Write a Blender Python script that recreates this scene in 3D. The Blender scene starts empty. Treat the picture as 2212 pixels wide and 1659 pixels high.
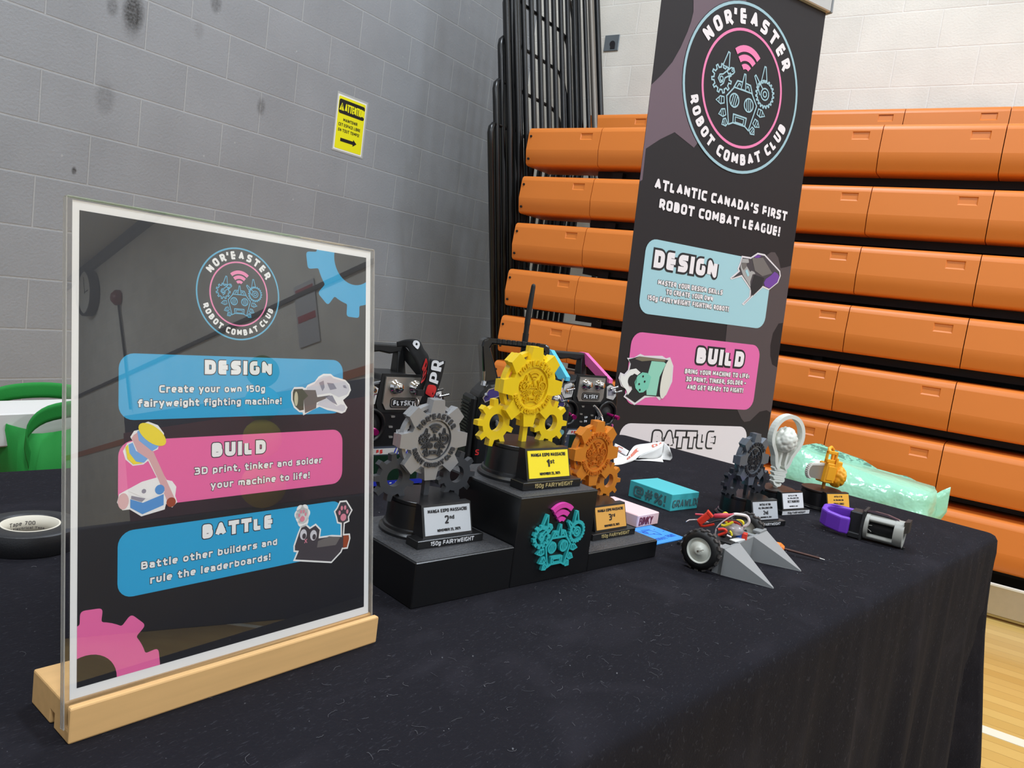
import bpy, math, random
from mathutils import Vector, Matrix
from mathutils.geometry import tessellate_polygon, delaunay_2d_cdt
random.seed(7)
S = bpy.context.scene
COL = S.collection
PI = math.pi
def rad(a): return math.radians(a)

# ------------------------------------------------------------------ camera
cam_d = bpy.data.cameras.new('camera'); cam = bpy.data.objects.new('camera', cam_d); COL.objects.link(cam)
cam_d.sensor_width = 36.0; cam_d.lens = 36.0*1678.41/2212.0; cam_d.clip_start = .02; cam_d.clip_end = 100
CX, CY, CZ = (.55247522,-.82329601,.13021065), (-.02052972,-.16960899,-.98529758), (.83327646,.54167931,-.1106068)
mw = Matrix.Identity(4)
for i in range(3):
    mw[i][0] = CX[i]; mw[i][1] = -CY[i]; mw[i][2] = -CZ[i]
mw[0][3], mw[1][3], mw[2][3] = -1.52914, -3.34156, 1.01445
cam.matrix_world = mw
S.camera = cam
S.view_settings.view_transform = 'Standard'; S.view_settings.look = 'None'
S.view_settings.gamma = 1.0; S.view_settings.use_curve_mapping = False
S.view_settings.exposure = 0.09

# ------------------------------------------------------------------ light: the gym's even ambient glow and its ceiling fixtures
wd = bpy.data.worlds.new('gym_ambient'); S.world = wd; wd.use_nodes = True
wd.node_tree.nodes['Background'].inputs[0].default_value = (.86, .94, 1.06, 1)
wd.node_tree.nodes['Background'].inputs[1].default_value = .60
def area(x, y, z, sx, sy, power, col=(.84,.94,1.06), tgt=None):
    l = bpy.data.lights.new('ceiling_lamp', 'AREA'); l.shape = 'RECTANGLE'; l.size = sx; l.size_y = sy
    l.energy = power; l.color = col
    o = bpy.data.objects.new('ceiling_lamp', l); COL.objects.link(o); o.location = (x, y, z)
    if tgt: o.rotation_euler = (Vector(tgt)-Vector((x,y,z))).to_track_quat('-Z','Y').to_euler()
for (x, y, pw) in ((1.1,-1.9,100), (-2.4,-2.4,88), (1.2,-5.6,130), (-2.8,-6.0,110), (1.0,-10.5,170), (-3.0,-10.5,120), (.5,-16,200)):
    area(x, y, 5.22, .6, 1.3, pw)

# ------------------------------------------------------------------ materials
MATS = {}
def lin(c):
    return tuple(((v/255)/12.92 if v/255 <= .04045 else ((v/255+.055)/1.055)**2.4) for v in c)
def mat(name, rgb, rough=.5, metal=0.0, spec=.5, bump=0.0, bscale=200.0, var=0.0, vscale=20.0, coat=0.0, trans=0.0, sheen=0.0, sss=0.0):
    if name in MATS: return MATS[name]
    m = bpy.data.materials.new(name); m.use_nodes = True
    nt = m.node_tree; b = nt.nodes['Principled BSDF']
    c = lin(rgb)
    b.inputs['Base Color'].default_value = (*c, 1)
    b.inputs['Roughness'].default_value = rough; b.inputs['Metallic'].default_value = metal
    b.inputs['Specular IOR Level'].default_value = spec
    b.inputs['Coat Weight'].default_value = coat; b.inputs['Coat Roughness'].default_value = .08
    b.inputs['Transmission Weight'].default_value = trans
    b.inputs['Sheen Weight'].default_value = sheen
    tc = nt.nodes.new('ShaderNodeTexCoord')
    if var > 0:
        n = nt.nodes.new('ShaderNodeTexNoise'); n.inputs['Scale'].default_value = vscale; n.inputs['Detail'].default_value = 4
        nt.links.new(tc.outputs['Object'], n.inputs['Vector'])
        mx = nt.nodes.new('ShaderNodeMix'); mx.data_type = 'RGBA'
        mx.inputs['A'].default_value = (*[v*(1-var) for v in c], 1); mx.inputs['B'].default_value = (*[min(1,v*(1+var)) for v in c], 1)
        nt.links.new(n.outputs['Fac'], mx.inputs['Factor']); nt.links.new(mx.outputs['Result'], b.inputs['Base Color'])
    if bump > 0:
        n = nt.nodes.new('ShaderNodeTexNoise'); n.inputs['Scale'].default_value = bscale; n.inputs['Detail'].default_value = 3
        nt.links.new(tc.outputs['Object'], n.inputs['Vector'])
        bp = nt.nodes.new('ShaderNodeBump'); bp.inputs['Strength'].default_value = min(1,bump); bp.inputs['Distance'].default_value = .4/bscale
        nt.links.new(n.outputs['Fac'], bp.inputs['Height']); nt.links.new(bp.outputs['Normal'], b.inputs['Normal'])
    MATS[name] = m
    return m
def layer_mat(name, rgb, rough=.5, scale=2500.0, metal=0.0, strength=.35, spec=.5, coat=0.0):
    strength *= .3
    """printed plastic: fine horizontal layer lines"""
    if name in MATS: return MATS[name]
    m = mat(name, rgb, rough, metal, spec, coat=coat); nt = m.node_tree; b = nt.nodes['Principled BSDF']
    tc = nt.nodes.new('ShaderNodeTexCoord'); w = nt.nodes.new('ShaderNodeTexWave'); w.bands_direction = 'Z'
    w.inputs['Scale'].default_value = scale/6.283/1.0; w.inputs['Distortion'].default_value = .4
    nt.links.new(tc.outputs['Object'], w.inputs['Vector'])
    bp = nt.nodes.new('ShaderNodeBump'); bp.inputs['Strength'].default_value = strength; bp.inputs['Distance'].default_value = .0002
    nt.links.new(w.outputs['Fac'], bp.inputs['Height']); nt.links.new(bp.outputs['Normal'], b.inputs['Normal'])
    return m

def block_mat(name, rgb, joint, axis, off, rough=.55, bump=.5, stain=0.0):
    """painted concrete block: running bond, joints of another shade, drawn in world metres"""
    m = bpy.data.materials.new(name); m.use_nodes = True; nt = m.node_tree; b = nt.nodes['Principled BSDF']
    g = nt.nodes.new('ShaderNodeNewGeometry'); sx = nt.nodes.new('ShaderNodeSeparateXYZ'); nt.links.new(g.outputs['Position'], sx.inputs[0])
    cb = nt.nodes.new('ShaderNodeCombineXYZ')
    a1 = nt.nodes.new('ShaderNodeMath'); a1.operation = 'ADD'; a1.inputs[1].default_value = off[0]
    a2 = nt.nodes.new('ShaderNodeMath'); a2.operation = 'ADD'; a2.inputs[1].default_value = off[1]
    nt.links.new(sx.outputs[axis], a1.inputs[0]); nt.links.new(sx.outputs[2], a2.inputs[0])
    nt.links.new(a1.outputs[0], cb.inputs[0]); nt.links.new(a2.outputs[0], cb.inputs[1])
    br = nt.nodes.new('ShaderNodeTexBrick'); br.offset = .5; br.squash = 1.0
    br.inputs['Scale'].default_value = 1.0; br.inputs['Mortar Size'].default_value = .0045; br.inputs['Mortar Smooth'].default_value = .35
    br.inputs['Brick Width'].default_value = .4064; br.inputs['Row Height'].default_value = .2032; br.inputs['Bias'].default_value = 0
    c = lin(rgb); j = lin(joint)
    br.inputs['Color1'].default_value = (*[v*.965 for v in c],1); br.inputs['Color2'].default_value = (*[v*1.035 for v in c],1); br.inputs['Mortar'].default_value = (*j,1)
    nt.links.new(cb.outputs[0], br.inputs['Vector'])
    n = nt.nodes.new('ShaderNodeTexNoise'); n.inputs['Scale'].default_value = 90; n.inputs['Detail'].default_value = 5; nt.links.new(g.outputs['Position'], n.inputs['Vector'])
    n2 = nt.nodes.new('ShaderNodeTexNoise'); n2.inputs['Scale'].default_value = 3.2; n2.inputs['Detail'].default_value = 3; nt.links.new(g.outputs['Position'], n2.inputs['Vector'])
    mx = nt.nodes.new('ShaderNodeMix'); mx.data_type = 'RGBA'; mx.blend_type = 'MULTIPLY'; mx.inputs['Factor'].default_value = 1
    rr = nt.nodes.new('ShaderNodeMapRange'); rr.inputs['From Min'].default_value = .3; rr.inputs['From Max'].default_value = .7; rr.inputs['To Min'].default_value = .93; rr.inputs['To Max'].default_value = 1.06
    nt.links.new(n2.outputs['Fac'], rr.inputs['Value']); nt.links.new(br.outputs['Color'], mx.inputs['A']); nt.links.new(rr.outputs['Result'], mx.inputs['B'])
    last = mx.outputs['Result']
    if stain:
        # scuffs and pale chips of their own shape
        v = nt.nodes.new('ShaderNodeTexVoronoi'); v.inputs['Scale'].default_value = 9.0; v.inputs['Randomness'].default_value = 1; nt.links.new(cb.outputs[0], v.inputs['Vector'])
        cr = nt.nodes.new('ShaderNodeMapRange'); cr.inputs['From Min'].default_value = .035; cr.inputs['From Max'].default_value = .05; cr.inputs['To Min'].default_value = 1; cr.inputs['To Max'].default_value = 0
        nt.links.new(v.outputs['Distance'], cr.inputs['Value'])
        rn = nt.nodes.new('ShaderNodeSeparateColor'); nt.links.new(v.outputs['Color'], rn.inputs[0])
        gt = nt.nodes.new('ShaderNodeMath'); gt.operation = 'GREATER_THAN'; gt.inputs[1].default_value = .45; nt.links.new(rn.outputs[0], gt.inputs[0])
        ml = nt.nodes.new('ShaderNodeMath'); ml.operation = 'MULTIPLY'; nt.links.new(gt.outputs[0], ml.inputs[0]); nt.links.new(cr.outputs['Result'], ml.inputs[1])
        ml2 = nt.nodes.new('ShaderNodeMath'); ml2.operation = 'MULTIPLY'; ml2.inputs[1].default_value = .3; nt.links.new(ml.outputs[0], ml2.inputs[0])
        m3 = nt.nodes.new('ShaderNodeMix'); m3.data_type = 'RGBA'; m3.inputs['B'].default_value = (.55,.55,.54,1)
        nt.links.new(ml2.outputs[0], m3.inputs['Factor']); nt.links.new(last, m3.inputs['A']); last = m3.outputs['Result']
        # a few dark ball marks
        for (px, pz, r, s) in stain_marks:
            dv = nt.nodes.new('ShaderNodeVectorMath'); dv.operation = 'SUBTRACT'; nt.links.new(g.outputs['Position'], dv.inputs[0]); dv.inputs[1].default_value = (px, 0, pz)
            sc = nt.nodes.new('ShaderNodeVectorMath'); sc.operation = 'MULTIPLY'; sc.inputs[1].default_value = (1.0, 0, .62); nt.links.new(dv.outputs[0], sc.inputs[0])
            ln = nt.nodes.new('ShaderNodeVectorMath'); ln.operation = 'LENGTH'; nt.links.new(sc.outputs[0], ln.inputs[0])
            mr = nt.nodes.new('ShaderNodeMapRange'); mr.inputs['From Min'].default_value = r*.5; mr.inputs['From Max'].default_value = r; mr.inputs['To Min'].default_value = s; mr.inputs['To Max'].default_value = 0
            nt.links.new(ln.outputs['Value'], mr.inputs['Value'])
            mm = nt.nodes.new('ShaderNodeMath'); mm.operation = 'MULTIPLY'; nt.links.new(mr.outputs['Result'], mm.inputs[0]); nt.links.new(n.outputs['Fac'], mm.inputs[1])
            m4 = nt.nodes.new('ShaderNodeMix'); m4.data_type = 'RGBA'; m4.inputs['B'].default_value = (.03,.03,.03,1)
            nt.links.new(mm.outputs[0], m4.inputs['Factor']); nt.links.new(last, m4.inputs['A']); last = m4.outputs['Result']
    nt.links.new(last, b.inputs['Base Color'])
    b.inputs['Roughness'].default_value = rough
    ad = nt.nodes.new('ShaderNodeMath'); ad.operation = 'MULTIPLY_ADD'; ad.inputs[1].default_value = -1.0
    nt.links.new(br.outputs['Fac'], ad.inputs[0])
    ns = nt.nodes.new('ShaderNodeMath'); ns.operation = 'MULTIPLY'; ns.inputs[1].default_value = .5; nt.links.new(n.outputs['Fac'], ns.inputs[0]); nt.links.new(ns.outputs[0], ad.inputs[2])
    bp = nt.nodes.new('ShaderNodeBump'); bp.inputs['Strength'].default_value = bump; bp.inputs['Distance'].default_value = .006
    nt.links.new(ad.outputs[0], bp.inputs['Height']); nt.links.new(bp.outputs['Normal'], b.inputs['Normal'])
    return m

# ------------------------------------------------------------------ mesh building
class MB:
    """collects polygons, links them as ONE mesh object"""
    def __init__(s): s.u = None; s.v = []; s.f = []; s.m = []; s.sm = []; s.M = Matrix.Identity(4); s.mi = 0; s.smooth = False; s.mats = []
    def use(s, m):
        if m not in s.mats: s.mats.append(m)
        s.mi = s.mats.index(m); return s
    def at(s, loc=(0,0,0), rz=0, rx=0, ry=0, sc=1.0):
        s.M = Matrix.Translation(loc) @ Matrix.Rotation(rz,4,'Z') @ Matrix.Rotation(ry,4,'Y') @ Matrix.Rotation(rx,4,'X') @ Matrix.Scale(sc,4); return s
    def add(s, verts, faces, smooth=None):
        n = len(s.v)
        s.v += [tuple(s.M @ Vector(p)) for p in verts]
        for f in faces:
            s.f.append(tuple(i+n for i in f)); s.m.append(s.mi); s.sm.append(s.smooth if smooth is None else smooth)
        return s
    def box(s, x0, x1, y0, y1, z0, z1, b=0.0):
        if b <= 0:
            v = [(x,y,z) for x in (x0,x1) for y in (y0,y1) for z in (z0,z1)]
            return s.add(v, [(0,1,3,2),(4,6,7,5),(0,4,5,1),(2,3,7,6),(0,2,6,4),(1,5,7,3)], False)
        # chamfered box
        v = []; idx = {}
        for ix,(xa,sx) in enumerate(((x0,1),(x1,-1))):
            for iy,(ya,sy) in enumerate(((y0,1),(y1,-1))):
                for iz,(za,sz) in enumerate(((z0,1),(z1,-1))):
                    for k in range(3):
                        p = [xa+sx*b, ya+sy*b, za+sz*b]; p[k] = (xa,ya,za)[k]
                        idx[(ix,iy,iz,k)] = len(v); v.append(tuple(p))
        f = []
        for i in (0,1):
            q = [(i,0,0,0),(i,0,1,0),(i,1,1,0),(i,1,0,0)]; f.append(tuple(idx[a] for a in (q if i==0 else q[::-1])))
            q = [(0,i,0,1),(1,i,0,1),(1,i,1,1),(0,i,1,1)]; f.append(tuple(idx[a] for a in (q if i==0 else q[::-1])))
            q = [(0,0,i,2),(0,1,i,2),(1,1,i,2),(1,0,i,2)]; f.append(tuple(idx[a] for a in (q if i==0 else q[::-1])))
        for a in (0,1):
            for c in (0,1):
                f.append(tuple(idx[t] for t in ((a,c,0,0),(a,c,1,0),(a,c,1,1),(a,c,0,1))))
                f.append(tuple(idx[t] for t in ((a,0,c,0),(a,1,c,0),(a,1,c,2),(a,0,c,2))))
                f.append(tuple(idx[t] for t in ((0,a,c,1),(1,a,c,1),(1,a,c,2),(0,a,c,2))))
        for a in (0,1):
            for c in (0,1):
                for d in (0,1): f.append(tuple(idx[(a,c,d,k)] for k in range(3)))
        return s.add(v, f, False)
    def lathe(s, prof, n=32, smooth=True, cap=True):
        v = []; f = []
        for (r,z) in prof:
            for k in range(n): v.append((r*math.cos(2*PI*k/n), r*math.sin(2*PI*k/n), z))
        for i in range(len(prof)-1):
            for k in range(n):
                k2 = (k+1)%n; f.append((i*n+k, i*n+k2, (i+1)*n+k2, (i+1)*n+k))
        s.add(v, f, smooth)
        if cap:
            m = len(prof)-1
            if prof[0][0] > 1e-6: s.add([v[k] for k in range(n)][::-1], [tuple(range(n))], False)
            if prof[m][0] > 1e-6: s.add([v[m*n+k] for k in range(n)], [tuple(range(n))], False)
        return s
    def turn(s, prof, n=40):
        """lathe with crisp edges between the profile's segments"""
        for i in range(len(prof)-1): s.lathe([prof[i],prof[i+1]], n, True, cap=False)
        for (r,z),up in ((prof[0],0),(prof[-1],1)):
            if r > 1e-6:
                v = [(r*math.cos(2*PI*k/n), r*math.sin(2*PI*k/n), z) for k in range(n)]; s.add(v if up else v[::-1], [tuple(range(n))], False)
        return s
    def cyl(s, p0, p1, r0, r1=None, n=16, smooth=True):
        r1 = r0 if r1 is None else r1
        p0 = Vector(p0); p1 = Vector(p1); d = (p1-p0); L = d.length
        if L < 1e-9: return s
        q = d.to_track_quat('Z','Y').to_matrix().to_4x4()
        keep = s.M; s.M = keep @ Matrix.Translation(p0) @ q
        s.lathe([(r0,0),(r1,L)], n, smooth); s.M = keep; return s
    def tube(s, pts, r, n=8, closed=False, cap=True):
        P = [Vector(p) for p in pts]; m = len(P); v = []; f = []
        rr = r if isinstance(r,(list,tuple)) else [r]*m
        up = None
        for i,p in enumerate(P):
            a = P[i-1] if (i>0 or closed) else P[i]; b = P[(i+1)%m] if (i<m-1 or closed) else P[i]
            t = (b-a).normalized()
            if up is None:
                up = Vector((0,0,1)) if abs(t.z) < .9 else Vector((1,0,0))
            sd = t.cross(up)
            if sd.length < 1e-6: sd = t.cross(Vector((.3,.9,.1)))
            sd.normalize(); up = sd.cross(t).normalized()
            for k in range(n):
                a2 = 2*PI*k/n; v.append(tuple(p + (sd*math.cos(a2)+up*math.sin(a2))*rr[i]))
        for i in range(m if closed else m-1):
            j = (i+1)%m
            for k in range(n):
                k2 = (k+1)%n; f.append((i*n+k, i*n+k2, j*n+k2, j*n+k))
        s.add(v, f, True)
        if not closed and cap:
            s.add(v[:n][::-1], [tuple(range(n))], False); s.add(v[-n:], [tuple(range(n))], False)
        return s
    def torus(s, R, r, n=32, m=10, c=(0,0,0)):
        pts = [(c[0]+R*math.cos(2*PI*k/n), c[1]+R*math.sin(2*PI*k/n), c[2]) for k in range(n)]
        return s.tube(pts, r, m, closed=True)
    def poly(s, loops, z=0.0):
        L3 = [[Vector((x,y,0)) for x,y in lp] for lp in loops]
        flat = [p for lp in L3 for p in lp]
        t = tessellate_polygon(L3)
        ff = []
        for a,b,c in t:
            ar = (flat[b]-flat[a]).cross(flat[c]-flat[a]).z
            ff.append((a,b,c) if ar >= 0 else (a,c,b))
        return s.add([(p.x,p.y,z) for p in flat], ff, False)
    def prism(s, loops, z0, z1, smooth=False):
        L3 = [[Vector((x,y,0)) for x,y in lp] for lp in loops]
        flat = [p for lp in L3 for p in lp]
        tris = []
        for a,b,c in tessellate_polygon(L3):
            ar = (flat[b]-flat[a]).cross(flat[c]-flat[a]).z
            tris.append((a,b,c) if ar >= 0 else (a,c,b))
        n = len(flat)
        s.add([(p.x,p.y,z0) for p in flat]+[(p.x,p.y,z1) for p in flat], [t[::-1] for t in tris]+[tuple(i+n for i in t) for t in tris], False)
        for li,lp in enumerate(loops):
            ar = sum(lp[i][0]*lp[(i+1)%len(lp)][1]-lp[(i+1)%len(lp)][0]*lp[i][1] for i in range(len(lp)))
            q = lp if (ar > 0) == (li == 0) else lp[::-1]
            m = len(q)
            v = [(x,y,z0) for x,y in q]+[(x,y,z1) for x,y in q]
            s.add(v, [(i,(i+1)%m,(i+1)%m+m,i+m) for i in range(m)], smooth)
        return s
    def stroke(s, pts, w, closed=False, z=0.0, z1=None, ext=.5, rnd=True):
        """a thick line in the xy plane (flat, or extruded from z to z1)"""
        P = [Vector((p[0],p[1])) for p in pts]; h = w/2
        Q = [P[0]]
        for p in P[1:]:
            if (p-Q[-1]).length > 1e-7: Q.append(p)
        if closed and len(Q) > 2 and (Q[0]-Q[-1]).length < 1e-7: Q.pop()
        P = Q; m = len(P)
        if m == 1:
            if s.u is not None:
                c = [Vector((P[0].x+h*math.cos(k*PI/5), P[0].y+h*math.sin(k*PI/5))) for k in range(10)]; s.u += [(c[0],c[k],c[k+1]) for k in range(1,9)]; return s
            return s.disc(P[0].x, P[0].y, h, z, z1, 10)
        if s.u is not None and not closed:
            for i in range(1,m-1):
                if (P[i]-P[i-1]).normalized().dot((P[i+1]-P[i]).normalized()) < .05:
                    c = [Vector((P[i].x+h*math.cos(k*PI/6), P[i].y+h*math.sin(k*PI/6))) for k in range(12)]; s.u += [(c[0],c[k],c[k+1]) for k in range(1,11)]
                    s.stroke(P[:i+1], w, False, z, z1, 0); return s.stroke(P[i:], w, False, z, z1, 0)
        if not closed and ext:
            P = P[:]; d0 = (P[0]-P[1]).normalized(); d1 = (P[-1]-P[-2]).normalized()
            P[0] = P[0]+d0*h*ext; P[-1] = P[-1]+d1*h*ext
        Lf = []; Rt = []
        for i in range(m):
            a = P[i-1] if (i>0 or closed) else None; b = P[(i+1)%m] if (i<m-1 or closed) else None
            ta = (P[i]-a).normalized() if a is not None else None; tb = (b-P[i]).normalized() if b is not None else None
            if ta is None: ta = tb
            if tb is None: tb = ta
            na = Vector((-ta.y,ta.x)); nb = Vector((-tb.y,tb.x)); nn = na+nb
            if nn.length < 1e-5: nn = na.copy()
            nn.normalize(); k = max(.72, nn.dot(na)); mt = h/k
            Lf.append(P[i]+nn*mt); Rt.append(P[i]-nn*mt)
        rng = range(m if closed else m-1)
        if s.u is not None:
            for i in rng:
                j = (i+1)%m; s.u += [(Rt[i],Rt[j],Lf[j]),(Rt[i],Lf[j],Lf[i])]
            return s
        v = [(p.x,p.y,z) for p in Lf]+[(p.x,p.y,z) for p in Rt]
        if z1 is None:
            return s.add(v, [(i+m,(i+1)%m+m,(i+1)%m,i) for i in rng], False)
        v += [(p.x,p.y,z1) for p in Lf]+[(p.x,p.y,z1) for p in Rt]
        f = []
        for i in rng:
            j = (i+1)%m
            f += [(i+3*m,j+3*m,j+2*m,i+2*m),(i,j,j+m,i+m),(i+2*m,j+2*m,j,i),(i+m,j+m,j+3*m,i+3*m)]
        if not closed: f += [(0,m,3*m,2*m),(m-1,3*m-1,4*m-1,2*m-1)]
        return s.add(v, f, False)
    def merge(s, z=0.0, z1=None):
        """join the collected strokes into one flat outline (or a slab from z to z1)"""
        T = s.u; s.u = None
        if not T: return s
        xs = [q.x for t in T for q in t]; ys = [q.y for t in T for q in t]; x0 = min(xs); y0 = min(ys); sc = 1.0/max(max(xs)-x0, max(ys)-y0, 1e-9)
        V = []; F = []
        for t in T:
            q = [Vector(((a.x-x0)*sc,(a.y-y0)*sc)) for a in t]
            ar = (q[1]-q[0]).cross(q[2]-q[0])
            if abs(ar) < 1e-7: continue
            if ar < 0: q = q[::-1]
            n = len(V); V += q; F.append((n,n+1,n+2))
        tot = sum((V[f[1]]-V[f[0]]).cross(V[f[2]]-V[f[0]])/2 for f in F)
        for eps, jit in ((1e-6,0),(1e-5,2e-4),(1e-5,5e-4),(1e-4,9e-4),(None,0)):
            if eps is None:
                ov = V; K = list(F); break
            rj = random.Random(4); VV = [Vector((q.x+rj.uniform(-jit,jit), q.y+rj.uniform(-jit,jit))) for q in V] if jit else V
            ov, oe, of, _a, _b, fo = delaunay_2d_cdt(VV, [], F, 0, eps, True)
            K = []; got = 0.0
            for f, src in zip(of, fo):
                if src:
                    ar = (ov[f[1]]-ov[f[0]]).cross(ov[f[2]]-ov[f[0]])
                    got += abs(ar)/2; K.append(tuple(f) if ar > 0 else tuple(f)[::-1])
            if .45*tot < got < 1.01*tot+1e-6: break
        P = [(q.x/sc+x0, q.y/sc+y0) for q in ov]
        if z1 is None: return s.add([(a,b,z) for a,b in P], K, False)
        n = len(P); ed = set()
        for f in K:
            for i in range(len(f)): ed.add((f[i],f[(i+1)%len(f)]))
        sd = [(a,b,b+n,a+n) for a,b in ed if (b,a) not in ed]
        return s.add([(a,b,z) for a,b in P]+[(a,b,z1) for a,b in P], [tuple(i+n for i in f) for f in K]+[f[::-1] for f in K]+sd, False)
    def disc(s, x, y, r, z=0.0, z1=None, n=32, a0=0):
        lp = [(x+r*math.cos(a0+2*PI*k/n), y+r*math.sin(a0+2*PI*k/n)) for k in range(n)]
        if z1 is None: return s.add([(a,b,z) for a,b in lp], [tuple(range(n))], False)
        return s.prism([lp], z, z1, smooth=True)
    def build(s, name, parent=None, label=None, cat=None, group=None, kind=None, loc=None, rz=0, bevel=0.0, bseg=2, wn=False, autosmooth=None):
        me = bpy.data.meshes.new(name); me.from_pydata(s.v, [], s.f)
        for m in s.mats: me.materials.append(m)
        me.polygons.foreach_set('material_index', s.m); me.polygons.foreach_set('use_smooth', s.sm)
        me.update()
        o = bpy.data.objects.new(name, me); COL.objects.link(o)
        if parent is not None: o.parent = parent
        if loc is not None: o.location = loc
        o.rotation_euler = (0,0,rz)
        if bevel > 0:
            w = o.modifiers.new('weld','WELD'); w.merge_threshold = 1e-5
            bv = o.modifiers.new('bevel','BEVEL'); bv.width = bevel; bv.segments = bseg; bv.limit_method = 'ANGLE'; bv.angle_limit = rad(35)
        if label: o['label'] = label
        if cat: o['category'] = cat
        if group: o['group'] = group
        if kind: o['kind'] = kind
        return o
def thing(name, label, cat, loc=(0,0,0), rz=0, group=None):
    o = bpy.data.objects.new(name, None); COL.objects.link(o); o.empty_display_size = .05
    o.location = loc; o.rotation_euler = (0,0,rz); o['label'] = label; o['category'] = cat
    if group: o['group'] = group
    return o
def dup(root, loc, rz, label=None, group=None):
    r = root.copy(); COL.objects.link(r); r.location = loc; r.rotation_euler = (0,0,rz)
    if label: r['label'] = label
    if group: r['group'] = group
    for ch in list(root.children):
        c = ch.copy(); COL.objects.link(c); c.parent = r
        for g in list(ch.children):
            d = g.copy(); COL.objects.link(d); d.parent = c
    return r

# ------------------------------------------------------------------ 2D shapes
def circ(x, y, r, n=32, a0=0.0): return [(x+r*math.cos(a0+2*PI*k/n), y+r*math.sin(a0+2*PI*k/n)) for k in range(n)]
def arc(x, y, r, a0, a1, n=12): return [(x+r*math.cos(rad(a0+(a1-a0)*k/n)), y+r*math.sin(rad(a0+(a1-a0)*k/n))) for k in range(n+1)]
def rrect(x0, y0, x1, y1, r, n=6):
    return arc(x1-r,y0+r,r,-90,0,n)+arc(x1-r,y1-r,r,0,90,n)+arc(x0+r,y1-r,r,90,180,n)+arc(x0+r,y0+r,r,180,270,n)
def gear_loop(x, y, n, r_root, r_tip, duty=.5, taper=.72, a0=90.0, seg=3):
    """outline of a toothed wheel"""
    out = []; st = 360.0/n
    for k in range(n):
        c = a0+k*st; hb = st*duty/2; ht = hb*taper*(r_root/r_tip)
        out += [(x+r_root*math.cos(rad(c-hb)), y+r_root*math.sin(rad(c-hb))), (x+r_tip*math.cos(rad(c-ht)), y+r_tip*math.sin(rad(c-ht))),
                (x+r_tip*math.cos(rad(c+ht)), y+r_tip*math.sin(rad(c+ht))), (x+r_root*math.cos(rad(c+hb)), y+r_root*math.sin(rad(c+hb)))]
        g0, g1 = c+hb, c+st-hb
        for i in range(1,seg): out.append((x+r_root*math.cos(rad(g0+(g1-g0)*i/seg)), y+r_root*math.sin(rad(g0+(g1-g0)*i/seg))))
    return out
def soften(lp, r):
    out = []; n = len(lp)
    for i in range(n):
        a = Vector(lp[i-1]); q = Vector(lp[i]); b = Vector(lp[(i+1)%n])
        d1 = (a-q); d2 = (b-q)
        if d1.length < 1e-9 or d2.length < 1e-9 or abs(d1.normalized().dot(d2.normalized())) > .985: out.append((q.x,q.y)); continue
        k = min(r, d1.length*.45, d2.length*.45); q0 = q+d1.normalized()*k; q1 = q+d2.normalized()*k
        for j in range(5): t = j/4; w = q0*(1-t)**2+q*2*t*(1-t)+q1*t*t; out.append((w.x,w.y))
    return out
def clip(poly, x0, y0, x1, y1):
    def cut(P, ins, isec):
        out = []
        for i in range(len(P)):
            a, b = P[i-1], P[i]
            if ins(b):
                if not ins(a): out.append(isec(a,b))
                out.append(b)
            elif ins(a): out.append(isec(a,b))
        return out
    def ix(x): return lambda a,b: (x, a[1]+(b[1]-a[1])*(x-a[0])/(b[0]-a[0]))
    def iy(y): return lambda a,b: (a[0]+(b[0]-a[0])*(y-a[1])/(b[1]-a[1]), y)
    for ins, isec in ((lambda p: p[0]>=x0, ix(x0)), (lambda p: p[0]<=x1, ix(x1)), (lambda p: p[1]>=y0, iy(y0)), (lambda p: p[1]<=y1, iy(y1))):
        if poly: poly = cut(poly, ins, isec)
    return poly
def offset_loop(lp, d):
    """push a polygon outward by d (mitred)"""
    n = len(lp); ar = sum(lp[i-1][0]*lp[i][1]-lp[i][0]*lp[i-1][1] for i in range(n)); sg = 1 if ar > 0 else -1
    out = []
    for i in range(n):
        a = Vector(lp[i-1]); p = Vector(lp[i]); b = Vector(lp[(i+1)%n])
        t1 = (p-a).normalized(); t2 = (b-p).normalized(); n1 = Vector((t1.y,-t1.x))*sg; n2 = Vector((t2.y,-t2.x))*sg
        m = (n1+n2)
        if m.length < 1e-6: m = n1
        m.normalize(); k = max(.5, m.dot(n1)); q = p+m*(d/k); out.append((q.x,q.y))
    return out

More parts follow.
